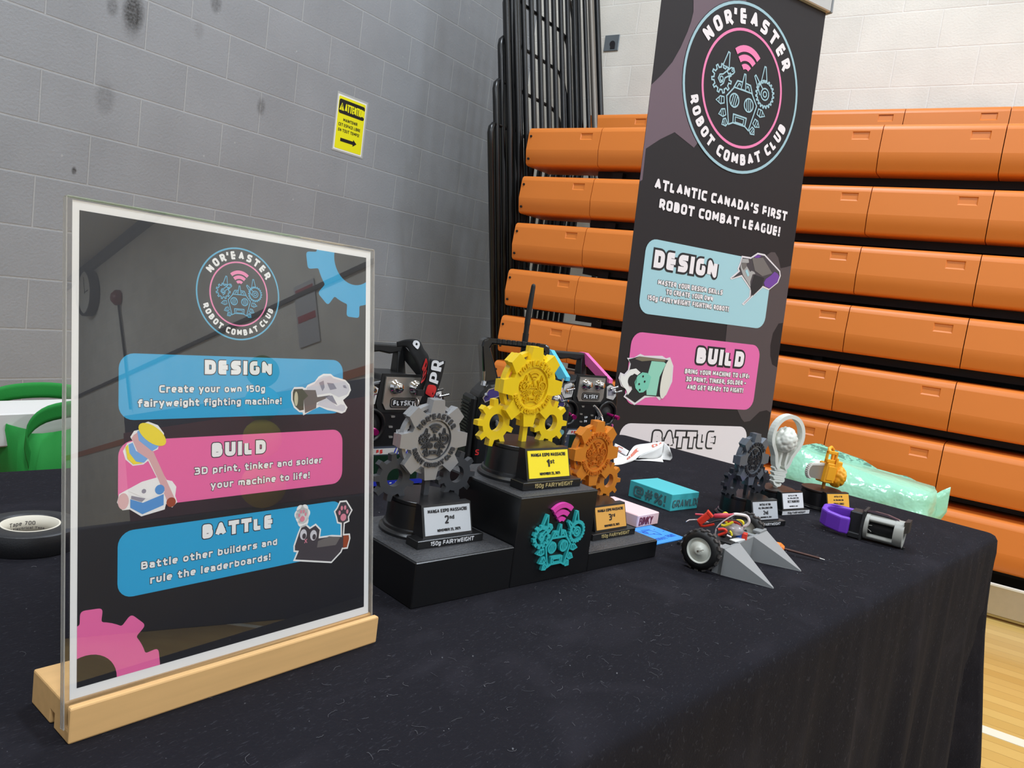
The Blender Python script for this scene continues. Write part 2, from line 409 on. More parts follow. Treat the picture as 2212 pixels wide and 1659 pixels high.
# ------------------------------------------------------------------ lettering: a chunky rounded alphabet drawn with thick strokes
G = {
'A':["0,0 .35,1 .7,0",".13,.3 .57,.3"],'B':["0,0 0,1 .54,1r .54,.53r .05,.53",".3,.53 .6,.53r .6,0r 0,0 0,.1"],'C':[".56,1 0,1r 0,0r .56,0"],
'D':["0,0 0,1 .62,1R .62,0R z"],'E':[".54,1 0,1 0,0 .54,0","0,.5 .48,.5"],'F':[".54,1 0,1 0,0","0,.48 .46,.48"],'G':[".56,1 0,1r 0,0r .6,0r .6,.42 .4,.42"],
'H':["0,0 0,1",".6,0 .6,1","0,.5 .6,.5"],'I':["0,0 0,1"],'J':[".5,1 .5,0r 0,0r 0,.26"],'K':["0,0 0,1",".06,.48 .56,1",".2,.6 .6,0"],'L':["0,1 0,0 .52,0"],
'M':["0,0 0,1 .4,.36 .8,1 .8,0"],'N':["0,0 0,1 .62,0 .62,1"],'O':["0,0r 0,1r .66,1r .66,0r z"],'P':["0,0 0,1 .57,1r .57,.4r .05,.4"],
'Q':["0,0r 0,1r .66,1r .66,0r z",".4,.26 .74,-.08"],'R':["0,0 0,1 .57,1r .57,.42r .05,.42",".3,.42 .58,0"],'S':[".54,1 0,1r 0,.51r .58,.51r .58,0r .02,0"],
'T':["0,1 .66,1",".33,1 .33,0"],'U':["0,1 0,0r .62,0r .62,1"],'V':["0,1 .34,0 .68,1"],'W':["0,1 .22,0 .47,.75 .72,0 .94,1"],'X':["0,0 .62,1","0,1 .62,0"],
'Y':["0,1 .32,.44 .64,1",".32,.44 .32,0"],'Z':["0,1 .58,1 0,0 .58,0"],
'a':[".04,.7 .46,.7r .46,0",".46,.4 0,.4r 0,0r .46,0"],'b':["0,1.05 0,0 .48,0r .48,.7r .05,.7"],'c':[".46,.7 0,.7r 0,0r .46,0"],'d':[".48,1.05 .48,0 0,0r 0,.7r .44,.7"],
'e':["0,.35 .48,.35 .48,.7r 0,.7r 0,0r .44,0"],'f':[".38,1.02 .13,1.02r .13,0","0,.66 .36,.66"],'g':[".48,.7 .48,-.3r .04,-.3",".44,0 0,0r 0,.7r .48,.7"],'h':["0,1.05 0,0",".02,.7 .46,.7r .46,0"],
'i':["0,0 0,.62","0,1.0 0,1.02"],'k':["0,0 0,1.05",".05,.34 .42,.7",".16,.42 .46,0"],'l':["0,1.05 0,0"],'m':["0,0 0,.7 .38,.7r .38,0",".36,.7 .76,.7r .76,0"],'n':["0,0 0,.7 .46,.7r .46,0"],
'o':["0,0r 0,.7r .5,.7r .5,0r z"],'p':["0,-.32 0,.7 .48,.7r .48,0r .05,0"],'r':["0,0 0,.7",".02,.5 .06,.7r .34,.7"],'s':[".44,.7 0,.7r 0,.35r .46,.35r .46,0r 0,0"],'t':[".13,.95 .13,0r .38,0","0,.68 .38,.68"],
'u':["0,.7 0,0r .46,0r .46,.7"],'v':["0,.7 .24,0 .48,.7"],'w':["0,.7 .16,0 .36,.55 .56,0 .72,.7"],'x':["0,0 .46,.7","0,.7 .46,0"],'y':["0,.7 .25,.02",".5,.7 .17,-.32"],'z':["0,.7 .44,.7 0,0 .44,0"],
'0':["0,0r 0,1r .56,1r .56,0r z"],'1':["0,.76 .22,1 .22,0"],'2':["0,.78 0,1r .54,1r .54,.55r 0,0 .58,0"],'3':["0,1 .52,1r .52,.53r .16,.53",".2,.53 .56,.53r .56,0r 0,0"],'4':[".44,0 .44,1 0,.3 .6,.3"],
'5':[".52,1 0,1 0,.58 .54,.58r .54,0r 0,0"],'6':[".5,1 0,1r 0,0r .54,0r .54,.56r .05,.56"],'7':["0,1 .54,1 .18,0"],'8':["0,0r 0,.53r .56,.53r .56,0r z",".04,.53r .04,1r .52,1r .52,.53r z"],'9':[".54,.44 0,.44r 0,1r .54,1r .54,0r .05,0"],
"'":["0,1 -.04,.82"],'.':["0,0 .02,0"],',':[".03,.02 0,-.14"],'!':["0,1 0,.48","0,0 0,.02"],'-':["0,.45 .3,.45"],':':["0,.1 0,.12","0,.55 0,.57"],
'@':[".7,.62r .7,.3r .3,.3r .3,.7r .66,.7",".72,.7 .72,.3r 1.0,.3r 1.0,1.0r 0,1.0r 0,-.05r .8,-.05"],'#':[".1,0 .26,1",".44,0 .6,1","0,.33 .66,.33",".04,.67 .7,.67"],'%':["0,.62r 0,1r .3,1r .3,.62r z",".5,0r .5,.38r .8,.38r .8,0r z",".1,0 .7,1"],
}
_gc = {}
def glyph(ch):
    if ch in _gc: return _gc[ch]
    out = []; wmax = 0.0
    for sp in G.get(ch, []):
        toks = sp.split(); closed = toks[-1] == 'z'
        if closed: toks = toks[:-1]
        pts = []
        for t in toks:
            r = 0.0
            if t[-1] == 'r': r = .27; t = t[:-1]
            elif t[-1] == 'R': r = .34; t = t[:-1]
            a, b = t.split(','); pts.append((float(a),float(b),r)); wmax = max(wmax, float(a))
        pl = []; n = len(pts)
        for i,(x,y,r) in enumerate(pts):
            if r == 0 or (not closed and i in (0,n-1)): pl.append((x,y)); continue
            p = Vector((x,y)); a = Vector(pts[i-1][:2]); b = Vector(pts[(i+1)%n][:2])
            r2 = min(r, (p-a).length*.5, (p-b).length*.5); q0 = p+(a-p).normalized()*r2; q1 = p+(b-p).normalized()*r2
            for k in range(6):
                t = k/5; w = q0*(1-t)**2+p*2*t*(1-t)+q1*t*t; pl.append((w.x,w.y))
        out.append((pl,closed))
    _gc[ch] = (out,wmax); return _gc[ch]
def text_strokes(txt, wt=.24, gap=.14, space=.42):
    """strokes of a line of text: baseline and cap line at 0 and 1 including the stroke; returns strokes, width"""
    x = wt/2; out = []; sc = 1-wt
    for ch in txt:
        if ch == ' ': x += space; continue
        st, w = glyph(ch)
        for pl,c in st: out.append(([(x+a*sc, wt/2+b*sc) for a,b in pl], c))
        x += w*sc+wt+gap
    return out, x-wt/2-gap
def put_text(mb, txt, x0, x1, y, cap, wt=.24, z=0.0, z1=None, grow=0.0, gap=.14, space=.42, slant=0.0):
    """text fitted between x0 and x1, baseline y, cap height cap"""
    st, w = text_strokes(txt, wt, gap, space)
    kx = (x1-x0)/w; pos = 0
    for ch in txt:
        if ch == ' ': continue
        n = len(glyph(ch)[0]); mb.u = []
        for pl,c in st[pos:pos+n]: mb.stroke([(x0+a*kx+slant*b*cap, y+b*cap) for a,b in pl], wt*(cap*.45+kx*.55)+2*grow, c, z, z1, ext=1.0)
        pos += n; mb.merge(z, z1)
def ring_text(mb, txt, cx, cy, r, a0, a1, cap, wt=.26, z=0.0, z1=None, inward=False, wk=1.0, grow=0.0):
    """letters standing on a circle from angle a0 to a1 (degrees)"""
    ws = []
    for ch in txt: ws.append(.42 if ch == ' ' else (.16 if ch == "'" else glyph(ch)[1]*(1-wt)+wt)+.2)
    tot = sum(ws); pos = 0
    for ch,w in zip(txt,ws):
        a = a0+(a1-a0)*((pos+w/2)/tot); pos += w
        if ch == ' ': continue
        st, gw = glyph(ch); sc = 1-wt
        ta = rad(a); up = Vector((math.cos(ta),math.sin(ta))); rt = Vector((up.y,-up.x))
        if inward: up = -up; rt = -rt
        o = Vector((cx,cy))+Vector((math.cos(ta),math.sin(ta)))*r; mb.u = []
        for pl,c in st:
            pp = []
            for px,py in pl:
                q = o+rt*((px-gw/2)*sc*cap*wk)+up*((py-.5)*sc*cap); pp.append((q.x,q.y))
            mb.stroke(pp, wt*cap+2*grow, c, z, z1, ext=1.0)
        mb.merge(z, z1)

# ------------------------------------------------------------------ the club emblem (robot skull, two claws, radio waves), in units of the outer ring's radius
def emblem_parts():
    """returns (waves, strokes): waves are filled loops; strokes are (points, closed, width)"""
    W = []
    for r0,r1 in ((.26,.335),(.155,.228),(.06,.122)):
        W.append(arc(0,.175,r1,48,132,10)+arc(0,.175,r0,132,48,10))
    s = []; w = .03
    s.append(([(-.155,-.015),(-.267,-.143),(-.175,-.46),(-.105,-.425),(.105,-.425),(.175,-.46),(.267,-.143),(.155,-.015)],True,w))
    s.append(([(-.165,-.02),(-.115,.07),(-.035,.075)],False,w)); s.append(([(.165,-.02),(.115,.07),(.035,.075)],False,w))
    s.append(([(-.11,.0),(-.085,.045),(-.06,.045),(-.062,.02)],False,w*.8)); s.append(([(.11,.0),(.085,.045),(.06,.045),(.062,.02)],False,w*.8))
    s.append(([(-.040,-.01),(-.012,.175),(.012,.175),(.040,-.01)],True,w*.9))
    for ex in (-.128,.128):
        s.append((circ(ex,-.165,.078,20),True,w))
        for k in (-.034,0.0,.034):
            hh = math.sqrt(.078**2-k*k)*.8
            s.append(([(ex+k-.012*(1 if ex<0 else -1),-.165-hh),(ex+k+.012*(1 if ex<0 else -1),-.165+hh)],False,w*.75))
    s.append(([(-.105,-.425),(-.115,-.325),(.115,-.325),(.105,-.425)],False,w))
    s.append(([(-.07,-.41),(-.075,-.35),(.075,-.35),(.07,-.41)],True,w*.7))
    # left claw
    s.append((gear_loop(-.385,.03,11,.128,.165,.5,.8,95,2),True,w))
    s.append(([(-.36,.0),(-.40,-.02),(-.44,.02),(-.42,.07),(-.37,.085),(-.25,.19),(-.205,.195),(-.185,.155),(-.205,.13),(-.33,.05),(-.345,-.015),(-.39,-.055)],False,w*.9))
    s.append((circ(-.385,.03,.026,10),True,w*.8)); s.append((circ(-.222,.165,.014,8),True,w*.6))
    s.append(([(-.390,.185),(-.325,.355),(-.300,.350),(-.285,.175)],True,w*.9))
    # right claw
    s.append((gear_loop(.385,.03,20,.140,.165,.6,.35,90,1),True,w))
    s.append((circ(.385,.03,.07,16),True,w*.9)); s.append((circ(.385,.03,.032,12),True,w*.9))
    s.append(([(.335,.085),(.185,.215),(.168,.195),(.30,.0)],False,w*.9))
    s.append(([(.295,.175),(.322,.350),(.346,.350),(.390,.195)],True,w*.9))
    # screws down both cheeks
    for sg in (-1,1):
        for (x,y,l,a) in ((.30,-.20,.135,12),(.255,-.33,.115,25),(.215,-.43,.09,38)):
            ca, sa = math.cos(rad(a)), math.sin(rad(a))
            def q(t,n): return (sg*(x+ (t*ca+n*sa)*1.0), y-(t*sa)+n*ca)
            s.append(([q(0,.035),q(l*.45,.045),q(l,.0),q(l*.45,-.045),q(0,-.035)],True,w*.8))
            for t in (.3,.58): s.append(([q(l*t,.034),q(l*(t+.08),-.034)],False,w*.65))
    return W, s
EMB = emblem_parts()
def emblem_lines(mb, cx, cy, R, k, z, z1):
    mb.u = []
    for pl,c,w in EMB[1]: mb.stroke([(cx+x*R,cy+y*R) for x,y in pl], w*R*k, c, z, z1)
    mb.merge(z, z1)
def put_emblem(mb, cx, cy, R, line_m, wave_m, z=0.0, z1=None, k=1.0):
    mb.use(wave_m)
    for lp in EMB[0]:
        L = [(cx+x*R,cy+y*R) for x,y in lp]
        if z1 is None: mb.poly([L], z)
        else: mb.prism([L], z, z1)
    mb.use(line_m); emblem_lines(mb, cx, cy, R, k, z, z1)
def put_ring(mb, cx, cy, r, w, z, n=72):
    mb.poly([circ(cx,cy,r+w/2,n), circ(cx,cy,r-w/2,n)[::-1]], z)
def put_logo(mb, cx, cy, R, m_out, m_in, m_line, m_wave, m_txt, z, dz):
    mb.use(m_out); put_ring(mb,cx,cy,R*.985,R*.034,z)
    mb.use(m_in); put_ring(mb,cx,cy,R*.685,R*.032,z)
    put_emblem(mb,cx,cy,R*1.0,m_line,m_wave,z+dz,None,.62)
    mb.use(m_txt)
    ring_text(mb,"NOR'EASTER",cx,cy,R*.835,152,28,R*.175,.27,z+dz)
    ring_text(mb,"ROBOT COMBAT CLUB",cx,cy,R*.835,197,343,R*.135,.28,z+dz,inward=True)
# ================================================================== the hall
FLOOR_Z = 0.0
stain_marks = [(.345,1.985,.055,1.6),(.254,1.975,.03,.8),(.725,2.165,.035,.9),(.146,1.289,.012,1.5),(.251,1.607,.05,.5),(.651,2.019,.03,.3),(1.02,1.78,.03,.8),(.34,1.94,.05,.5)]
def struct(name, mb):
    return mb.build(name, kind='structure')
b = MB().use(block_mat('grey_block_paint', (141,144,148), (158,160,162), 0, (0.0,.3842), .5, .55, stain=1.0))
b.box(-9,3.30,0,.2,0,5.3); struct('wall_left', b)
b = MB().use(block_mat('cream_block_paint', (226,222,211), (233,230,221), 1, (.2078,.4008), .5, .45))
b.box(3.30,3.5,-20,.2,0,5.3); struct('wall_back', b)
b = MB().use(mat('ceiling_paint', (205,205,203), .8)); b.box(-9,3.5,-20,.2,5.3,5.4); struct('ceiling', b)
# floor: honey-coloured sprung maple boards
fm = mat('maple_floor', (206,168,92), .28, spec=.5, coat=.3)
nt = fm.node_tree; bs = nt.nodes['Principled BSDF']; g = nt.nodes.new('ShaderNodeNewGeometry')
br = nt.nodes.new('ShaderNodeTexBrick'); br.inputs['Scale'].default_value = 1; br.inputs['Brick Width'].default_value = .9; br.inputs['Row Height'].default_value = .057; br.inputs['Mortar Size'].default_value = .0007; br.offset = .37
a, c_ = lin((214,178,104)), lin((196,156,82))
br.inputs['Color1'].default_value = (*a,1); br.inputs['Color2'].default_value = (*c_,1); br.inputs['Mortar'].default_value = (*lin((140,105,55)),1)
mp = nt.nodes.new('ShaderNodeMapping'); mp.inputs['Rotation'].default_value = (0,0,rad(90)); nt.links.new(g.outputs['Position'], mp.inputs['Vector']); nt.links.new(mp.outputs[0], br.inputs['Vector']); nt.links.new(br.outputs['Color'], bs.inputs['Base Color'])
b = MB().use(fm); b.box(-9,3.5,-20,.2,-.1,0); struct('floor', b)
b = MB().use(mat('court_line_white', (232,226,205), .35)); b.box(.95,1.0,-20,-.2,0.0,.0012); b.build('trim_1', kind='structure')
b = MB().use(mat('wall_stripe_orange', (196,112,62), .5)); b.box(3.285,3.3,-20,-6.4,1.93,2.02); b.build('trim_2', kind='structure')
b = MB().use(mat('ceiling_angle_dark', (70,70,70), .6)); b.box(3.24,3.3,-20,0,5.12,5.3); b.build('trim_3', kind='structure')
b = MB().use(mat('ceiling_angle_dark',(70,70,70))); b.box(3.27,3.3,-18.4,-6.6,3.02,3.07); b.build('trim_4', kind='structure')

# ------------------------------------------------------------------ warning sign taped to the grey wall
Y_SGN = mat('sign_yellow', (236,230,22), .4); K_INK = mat('black_ink', (24,22,24), .45); W_PAPER = mat('white_paper', (236,236,232), .5)
def sheet_at(mb, loc, rz, tilt=0.0):
    """local x right, y up on the sheet, z out of it"""
    mb.M = Matrix.Translation(loc) @ Matrix.Rotation(rz,4,'Z') @ Matrix.Rotation(PI/2+tilt,4,'X'); return mb
t = thing('warning_sign', 'yellow and black attention notice in a plastic sleeve taped to the grey wall', 'sign', (1.509,-.001,1.690))
b = sheet_at(MB(), (0,0,0), 0)
b.use(mat('sleeve_plastic', (176,178,176), .25)).box(-.008,.228,-.008,.306,.0,.0008)
b.build('plastic_sleeve', t)
b = sheet_at(MB(), (0,0,0), 0)
b.use(W_PAPER).box(0,.216,0,.294,.001,.0016); b.use(Y_SGN).poly([rrect(.007,.008,.209,.286,.006)],.0022)
b.use(K_INK).poly([rrect(.011,.196,.205,.272,.012)],.003)
b.use(Y_SGN); b.poly([[(.014,.213),(.050,.213),(.032,.255)]],.0036); put_text(b,'ATTENTION',.056,.202,.210,.046,.26,.0036)
b.use(K_INK); b.stroke([(.032,.243),(.032,.228)],.005,z=.0042); b.disc(.032,.219,.0028,.0042,n=10)
put_text(b,'MAINTENIR',.052,.160,.158,.017,.2,.003); put_text(b,'CET ESPACE LIBRE',.020,.186,.130,.017,.2,.003); put_text(b,'EN TOUT TEMPS!',.022,.182,.101,.017,.2,.003)
b.poly([[(.044,.050),(.140,.050),(.140,.040),(.168,.059),(.140,.078),(.140,.068),(.044,.068)]],.003)
b.build('printed_notice', t)
# ------------------------------------------------------------------ wall outlet
t = thing('wall_outlet', 'grey metal outlet plate with a dark key hole on the cream wall', 'outlet', (3.299,-.645,2.75))
b = MB().use(mat('outlet_metal', (122,130,134), .35, .6)); b.box(-.008,0,-.055,.055,0,.105,.002); b.build('cover_plate', t)
b = MB().use(K_INK); b.cyl((-.0095,-.008,.045),(-.007,-.008,.045),.021,n=16); b.box(-.012,-.009,-.03,.004,.012,.045); b.build('lock', t)

# ------------------------------------------------------------------ bleachers: folded stack of orange seat rows
ORANGE = mat('seat_orange_plastic', (222,126,48), .42, var=.05, vscale=3, bump=.12, bscale=900)
ORANGE2 = mat('seat_orange_pocket', (222,122,36), .45)
DARK = mat('bleacher_black_steel', (9,9,10), .6)
def seat_module(w=.4535):
    """one moulded seat block; x into the stand, y along it, z down from the top edge at 0"""
    mb = MB(); mb.use(ORANGE)
    prof = [(.26,0),(.040,0),(.018,-.004),(.005,-.014),(0,-.030)]
    def run(pp):
        n = len(pp)
        mb.add([(x,0,z) for x,z in pp]+[(x,-w,z) for x,z in pp], [(i,i+1,i+1+n,i+n) for i in range(n-1)], True)
    run(prof)
    def fx(z): return -.010*((-z-.030)/.095)
    # upper facet with its pocket
    zs = [-.030,-.036,-.072,-.125]; ys = [0,-(w-.120),-(w-.048),-w]
    for i in range(3):
        for j in range(3):
            if i == 1 and j == 1: continue
            z0,z1,y0,y1 = zs[i],zs[i+1],ys[j],ys[j+1]
            mb.add([(fx(z0),y0,z0),(fx(z1),y0,z1),(fx(z1),y1,z1),(fx(z0),y1,z0)], [(0,1,2,3)], False)
    z0,z1,y0,y1 = zs[1],zs[2],ys[1],ys[2]; d = .005
    o = [(fx(z0),y0,z0),(fx(z1),y0,z1),(fx(z1),y1,z1),(fx(z0),y1,z0)]; q = [(fx(z0)+d,y0-.004,z0-.003),(fx(z1)+d,y0-.004,z1+.006),(fx(z1)+d,y1+.004,z1+.006),(fx(z0)+d,y1+.004,z0-.003)]
    mb.add(o+q, [(0,1,5,4),(1,2,6,5),(2,3,7,6),(3,0,4,7)], False); mb.add(q, [(0,1,2,3)], False)
    run([(-.010,-.125),(-.0102,-.126),(.004,-.196),(.012,-.206),(.03,-.210),(.26,-.210)])
    ring = prof+[(-.010,-.125),(.004,-.196),(.012,-.206),(.03,-.210),(.26,-.210)]
    mb.add([(x,0,z) for x,z in ring], [tuple(range(len(ring)))], False); mb.add([(x,-w,z) for x,z in ring], [tuple(range(len(ring)))[::-1]], False)
    return mb
mod0 = None
rows = [(2.86,2.216),(2.170,1.962),(2.160,1.696),(2.152,1.4346),(2.142,1.173),(2.132,.9077),(2.120,.648),(2.110,.3897)]
words = ['topmost orange bleacher seat row, set far back under the cream wall','second orange bleacher row down, first of the flush stack','third orange bleacher row down, level with the slogan on the banner','fourth orange bleacher row down, level with the blue design panel','fifth orange bleacher row down, level with the bottom of the blue panel','sixth orange bleacher row down, level with the pink build panel','seventh orange bleacher row down, just above the green plastic bundle','lowest orange bleacher row, beside the hanging black tablecloth']
for k,((X,Z),lb) in enumerate(zip(rows,words)):
    t = thing('bleacher_row', lb, 'bleachers', (X,-.83 if k else -.79,Z), group='orange bleacher rows')
    for j in range(8):
        if mod0 is None: o = mod0 = seat_module().build('seat_block', t)
        else:
            o = mod0.copy(); COL.objects.link(o); o.parent = t
        o.location = (0,-.457*j-.0018,0)
    for z in (-.052,-.175):
        b = MB().use(DARK); b.cyl((-.0075,-.020,z),(.004,-.020,z),.0065,n=10); b.build('bolt', t)
    b = MB().use(DARK); b.box(.13,.30,-3.66,-.40,-.2445,-.2105); b.build('deck_rail', t)
# black steel carcass seen in the gaps, its cross struts at the left end, and the silver kick plate
t = thing('bleacher_carcass', 'black steel frame behind the orange seat rows', 'frame', (2.40,-1.3,0))
b = MB().use(DARK); b.box(.04,.07,-3.2,.0,.02,1.92); b.build('back_panel', t)
for y in (-.1,-1.2,-2.4):
    b = MB().use(DARK); b.box(-.06,.04,y-.04,y,0.0,1.86); b.build('upright', t)
for k,(X,Z) in enumerate(rows[1:]):
    b = MB().use(DARK); b.box(-.14,.44,-.1,-.04,Z-.262,Z-.222); b.build('deck_arm', t)
t = MB().use(mat('brushed_aluminium', (196,192,182), .3, .85, var=.06, vscale=60)).box(2.075,2.09,-4.5,-.85,.022,.135)
t.use(mat('kick_plate_edge', (232,228,215), .4)).box(2.072,2.093,-4.5,-.85,.135,.142)
t.build('kick_plate', label='silver metal kick plate along the foot of the orange bleachers', cat='panel')
# guard rails at the left end, leaning towards the grey wall
RAIL = mat('gloss_black_tube', (11,11,12), .32)
def ry(z, k): return -.742+.19*(max(z,1.9)-2.0)+.011*(5-k)
for k in range(6):
    zt = 1.945+.2475*k; x0 = 1.975+.045*k; x1 = 2.68+.05*k; r = .0175
    t = thing('guard_rail', ['front-most','second','third','fourth','fifth','tallest'][k]+' black tube guard rail in the nest at the left end of the bleachers', 'railing', (0,0,0), group='nested guard rails')
    def P(x,z): return (x+.25*max(0,1.9-z)*(1 if x < 2.3 else 0), ry(z,k*1.0), z)
    b = MB().use(RAIL)
    loop = [P(x0,z) for z in (.55,.9,1.3,1.7,zt-.12,zt-.06)]+[P(x0+.010,zt-.03),P(x0+.03,zt-.008),P(x0+.06,zt)]
    loop += [P(x1-.12,zt),P(x1-.06,zt-.012),P(x1-.02,zt-.05),P(x1,zt-.12)]+[P(x1,z) for z in (1.9,1.4,.9,.55)]
    b.tube(loop, [.0175]*7+[.013]+[.0105]*3+[.013]+[.0155]*5, 10); b.build('outer_tube', t)
    j = 0 if k == 5 else 99
    while 2.085+.0875*j < x1-.05:
        x = 2.085+.0875*j; j += 1
        b = MB().use(RAIL); b.tube([P(x,.95),P(x,1.9),P(x,zt-.004)], .0165, 8); b.build('baluster', t)
for x,r,m_,lb in ((2.86,.02,mat('grey_post',(118,112,104),.35,.5),'grey steel post between the black rails and the cream wall'),(2.945,.019,RAIL,'right-most tall black post standing behind the top orange row'),(2.775,.014,RAIL,'thin tall black post left of the grey steel post')):
    b = MB().use(m_); b.tube([(x,-.88+.20*(z-2.0),z) for z in (.0,1.2,3.4)], r, 12); b.build('rail_post', label=lb, cat='post')

# ------------------------------------------------------------------ roll-up banner
BK = mat('banner_black', (37,32,35), .55, spec=.3); BP = mat('banner_plum', (104,84,96), .5); BG = mat('banner_taupe', (76,66,69), .5); BB = mat('banner_blue', (164,208,219), .5)
BKP = mat('banner_pink', (229,106,172), .5); BW = mat('banner_white', (228,221,226), .5); BGR = mat('banner_grey_blob', (58,52,56), .5)
LB = mat('logo_pale_blue', (160,196,208), .5); LP = mat('logo_pink', (244,130,182), .5); TX = mat('lettering_white', (242,236,240), .5); OL = mat('lettering_outline', (28,28,34), .5)
PUR = mat('print_purple', (112,62,158), .5); GR1 = mat('print_grey', (168,166,166), .5); GR2 = mat('print_dark_grey', (66,60,66), .5); GR3 = mat('print_mid_grey', (112,106,104), .5)
MINT = mat('print_mint', (148,212,190), .5); MINT2 = mat('print_mint_deep', (120,204,180), .5); IVORY = mat('print_ivory', (226,224,214), .5); OLIVE = mat('print_olive', (122,114,92), .5)
ban = thing('rollup_banner', 'tall black roll-up banner with the round robot club logo behind the table', 'banner', (.6728,-2.5508,0), rad(-24.362))
EPS = .0006
bm_ = Matrix.Translation((0,0,1.29739)) @ Matrix.Rotation(rad(-2.166),4,'X') @ Matrix.Rotation(rad(-.113),4,'Y') @ Matrix.Rotation(PI/2,4,'X')
b = MB(); b.M = bm_
xl,xr,yb,yt = -.3225,.3225,-1.22,.69
def L(k): return EPS*(k+1)
b.use(BK); b.box(xl,xr,yb,yt,-.0005,0)
mm = .001
def pts(*a): return [(x*mm,y*mm) for x,y in a]
b.use(BP); b.poly([clip(pts((-213,760),(-213,561),(-208,532),(-212,505),(-220,477),(-238,430),(-260,387),(-292,345),(-330,304),(-330,56),(-314,68),(-315,149),(-270,183),(-222,212),(-145,187),(-60,300),(0,400),(40,560),(-19,620),(0,760)),xl,yb,xr,yt)],L(0))
b.use(BG); b.poly([clip(pts((75,-282),(150,-200),(200,-120),(205,-60),(222,-48),(240,-46),(258,-60),(275,-90),(297,-84),(340,-70),(340,-250),(300,-258),(280,-290),(276,-328),(282,-360),(296,-386),(340,-400),(340,-545),(300,-530),(268,-536),(250,-550),(230,-566),(205,-570),(190,-560),(168,-535),(120,-420),(77,-331)),xl,yb,xr,yt)],L(0))
b.use(BK); b.disc(.014,.384,.235,L(1),n=64)
put_logo(b,.014,.384,.233,LB,LP,LB,LP,TX,L(2),EPS)
b.use(TX); put_text(b,"ATLANTIC CANADA'S FIRST",-.271,.271,.053,.028,.26,L(2)); put_text(b,"ROBOT COMBAT LEAGUE!",-.246,.249,.003,.028,.26,L(2))
def panel(col,x0,y0,x1,y1): b.use(col); b.poly([rrect(x0*mm,y0*mm,x1*mm,y1*mm,.036)],L(1))
def head(txt,x0,x1,y,cap,main,outl,wt=.30,g=.006):
    b.use(outl); put_text(b,txt,x0*mm,x1*mm,y*mm,cap*mm,wt,L(2),grow=g); b.use(main); put_text(b,txt,x0*mm,x1*mm,y*mm,cap*mm,wt,L(3))
panel(BB,-274,-281,236,-78); head('DESIGN',-241,3,-153,47,TX,OL)
for s_,x0,x1,y in (('MASTER YOUR DESIGN SKILLS',-216,37,-198),('TO CREATE YOUR OWN',-182,1,-220),('150g FAIRYWEIGHT FIGHTING ROBOT!',-248,71,-243)): head(s_,x0,x1,y,13.5,TX,GR3,.26,.0016)
panel(BKP,-285,-532,233,-332); head('BUILD',-35,165,-402,45,TX,OL)
for s_,x0,x1,y in (('BRING YOUR MACHINE TO LIFE:',-73,198,-435),('3D PRINT, TINKER, SOLDER -',-64,187,-457),('AND GET READY TO FIGHT!',-57,179,-480)): head(s_,x0,x1,y,13.5,TX,GR3,.26,.0016)
panel(BW,-287,-790,224,-584); head('BATTLE',-165,86,-650,46,BW,OL,.30,.005)
# printed robots on the banner
drum = pts((97,-76),(136,-75),(163,-58),(195,-58),(273,-98),(279,-113),(271,-135),(234,-162),(206,-157),(165,-190),(133,-219),(124,-215),(152,-190),(151,-169),(107,-136),(66,-150),(60,-146),(91,-121),(86,-116),(94,-95))
b.use(BW); b.poly([drum],L(2))
b.use(GR2); b.poly([offset_loop(drum,-.005)],L(3))
b.use(PUR); b.poly([pts((150,-72),(164,-64),(180,-66),(170,-72),(156,-76))],L(4)); b.poly([pts((213,-130),(232,-118),(247,-104),(262,-108),(272,-116),(266,-134),(236,-156),(212,-152),(206,-142))],L(4))
b.use(GR1); b.poly([pts((100,-84),(126,-82),(130,-92),(114,-96),(140,-118),(146,-114),(158,-116),(164,-121),(152,-124),(146,-146),(150,-162),(112,-132),(96,-110))],L(4))
b.use(GR3); b.poly([pts((98,-96),(118,-94),(122,-104),(112,-116),(104,-110))],L(5)); b.poly([pts((140,-76),(188,-70),(238,-110),(196,-124),(160,-112))],L(4))
b.use(BB); b.poly([pts((118,-118),(126,-112),(138,-128),(132,-134))],L(5))
b.use(OL); b.poly([pts((160,-124),(206,-128),(200,-156),(166,-186),(152,-166))],L(4))
mint = pts((-292,-406),(-269,-404),(-248,-392),(-233,-396),(-167,-392),(-152,-398),(-137,-394),(-121,-417),(-118,-461),(-134,-499),(-157,-515),(-171,-506),(-211,-510),(-247,-532),(-288,-511),(-275,-493),(-302,-482),(-314,-461),(-310,-447),(-296,-451),(-284,-438),(-280,-418))
b.use(BW); b.poly([offset_loop(mint,.001)],L(2)); b.use(OL); b.poly([pts((-288,-409),(-250,-398),(-160,-400),(-140,-402),(-136,-460),(-150,-506),(-214,-505),(-246,-526),(-284,-509),(-262,-490),(-280,-440),(-278,-420))],L(3))
b.use(OLIVE); b.poly([pts((-266,-406),(-250,-398),(-160,-400),(-152,-404),(-158,-407),(-210,-407),(-240,-411))],L(4))
b.use(MINT); b.poly([pts((-205,-408),(-158,-408),(-150,-412),(-168,-450),(-172,-503),(-208,-503),(-213,-480),(-218,-470),(-212,-440))],L(4)); b.use(MINT2); b.poly([pts((-216,-442),(-234,-441),(-250,-452),(-258,-470),(-252,-486),(-236,-498),(-222,-496),(-206,-484),(-200,-452))],L(5))
b.use(OL); 
for x,y in ((-230,-452),(-222,-466),(-241,-474),(-236,-490)): b.disc(x*mm,y*mm,.0032,L(6),n=10)
b.use(IVORY); b.poly([[(-.1435+.0175*math.cos(a*PI/16)-.006*math.sin(a*PI/16)*-1, -.455+.056*math.sin(a*PI/16)) for a in range(32)]],L(5))
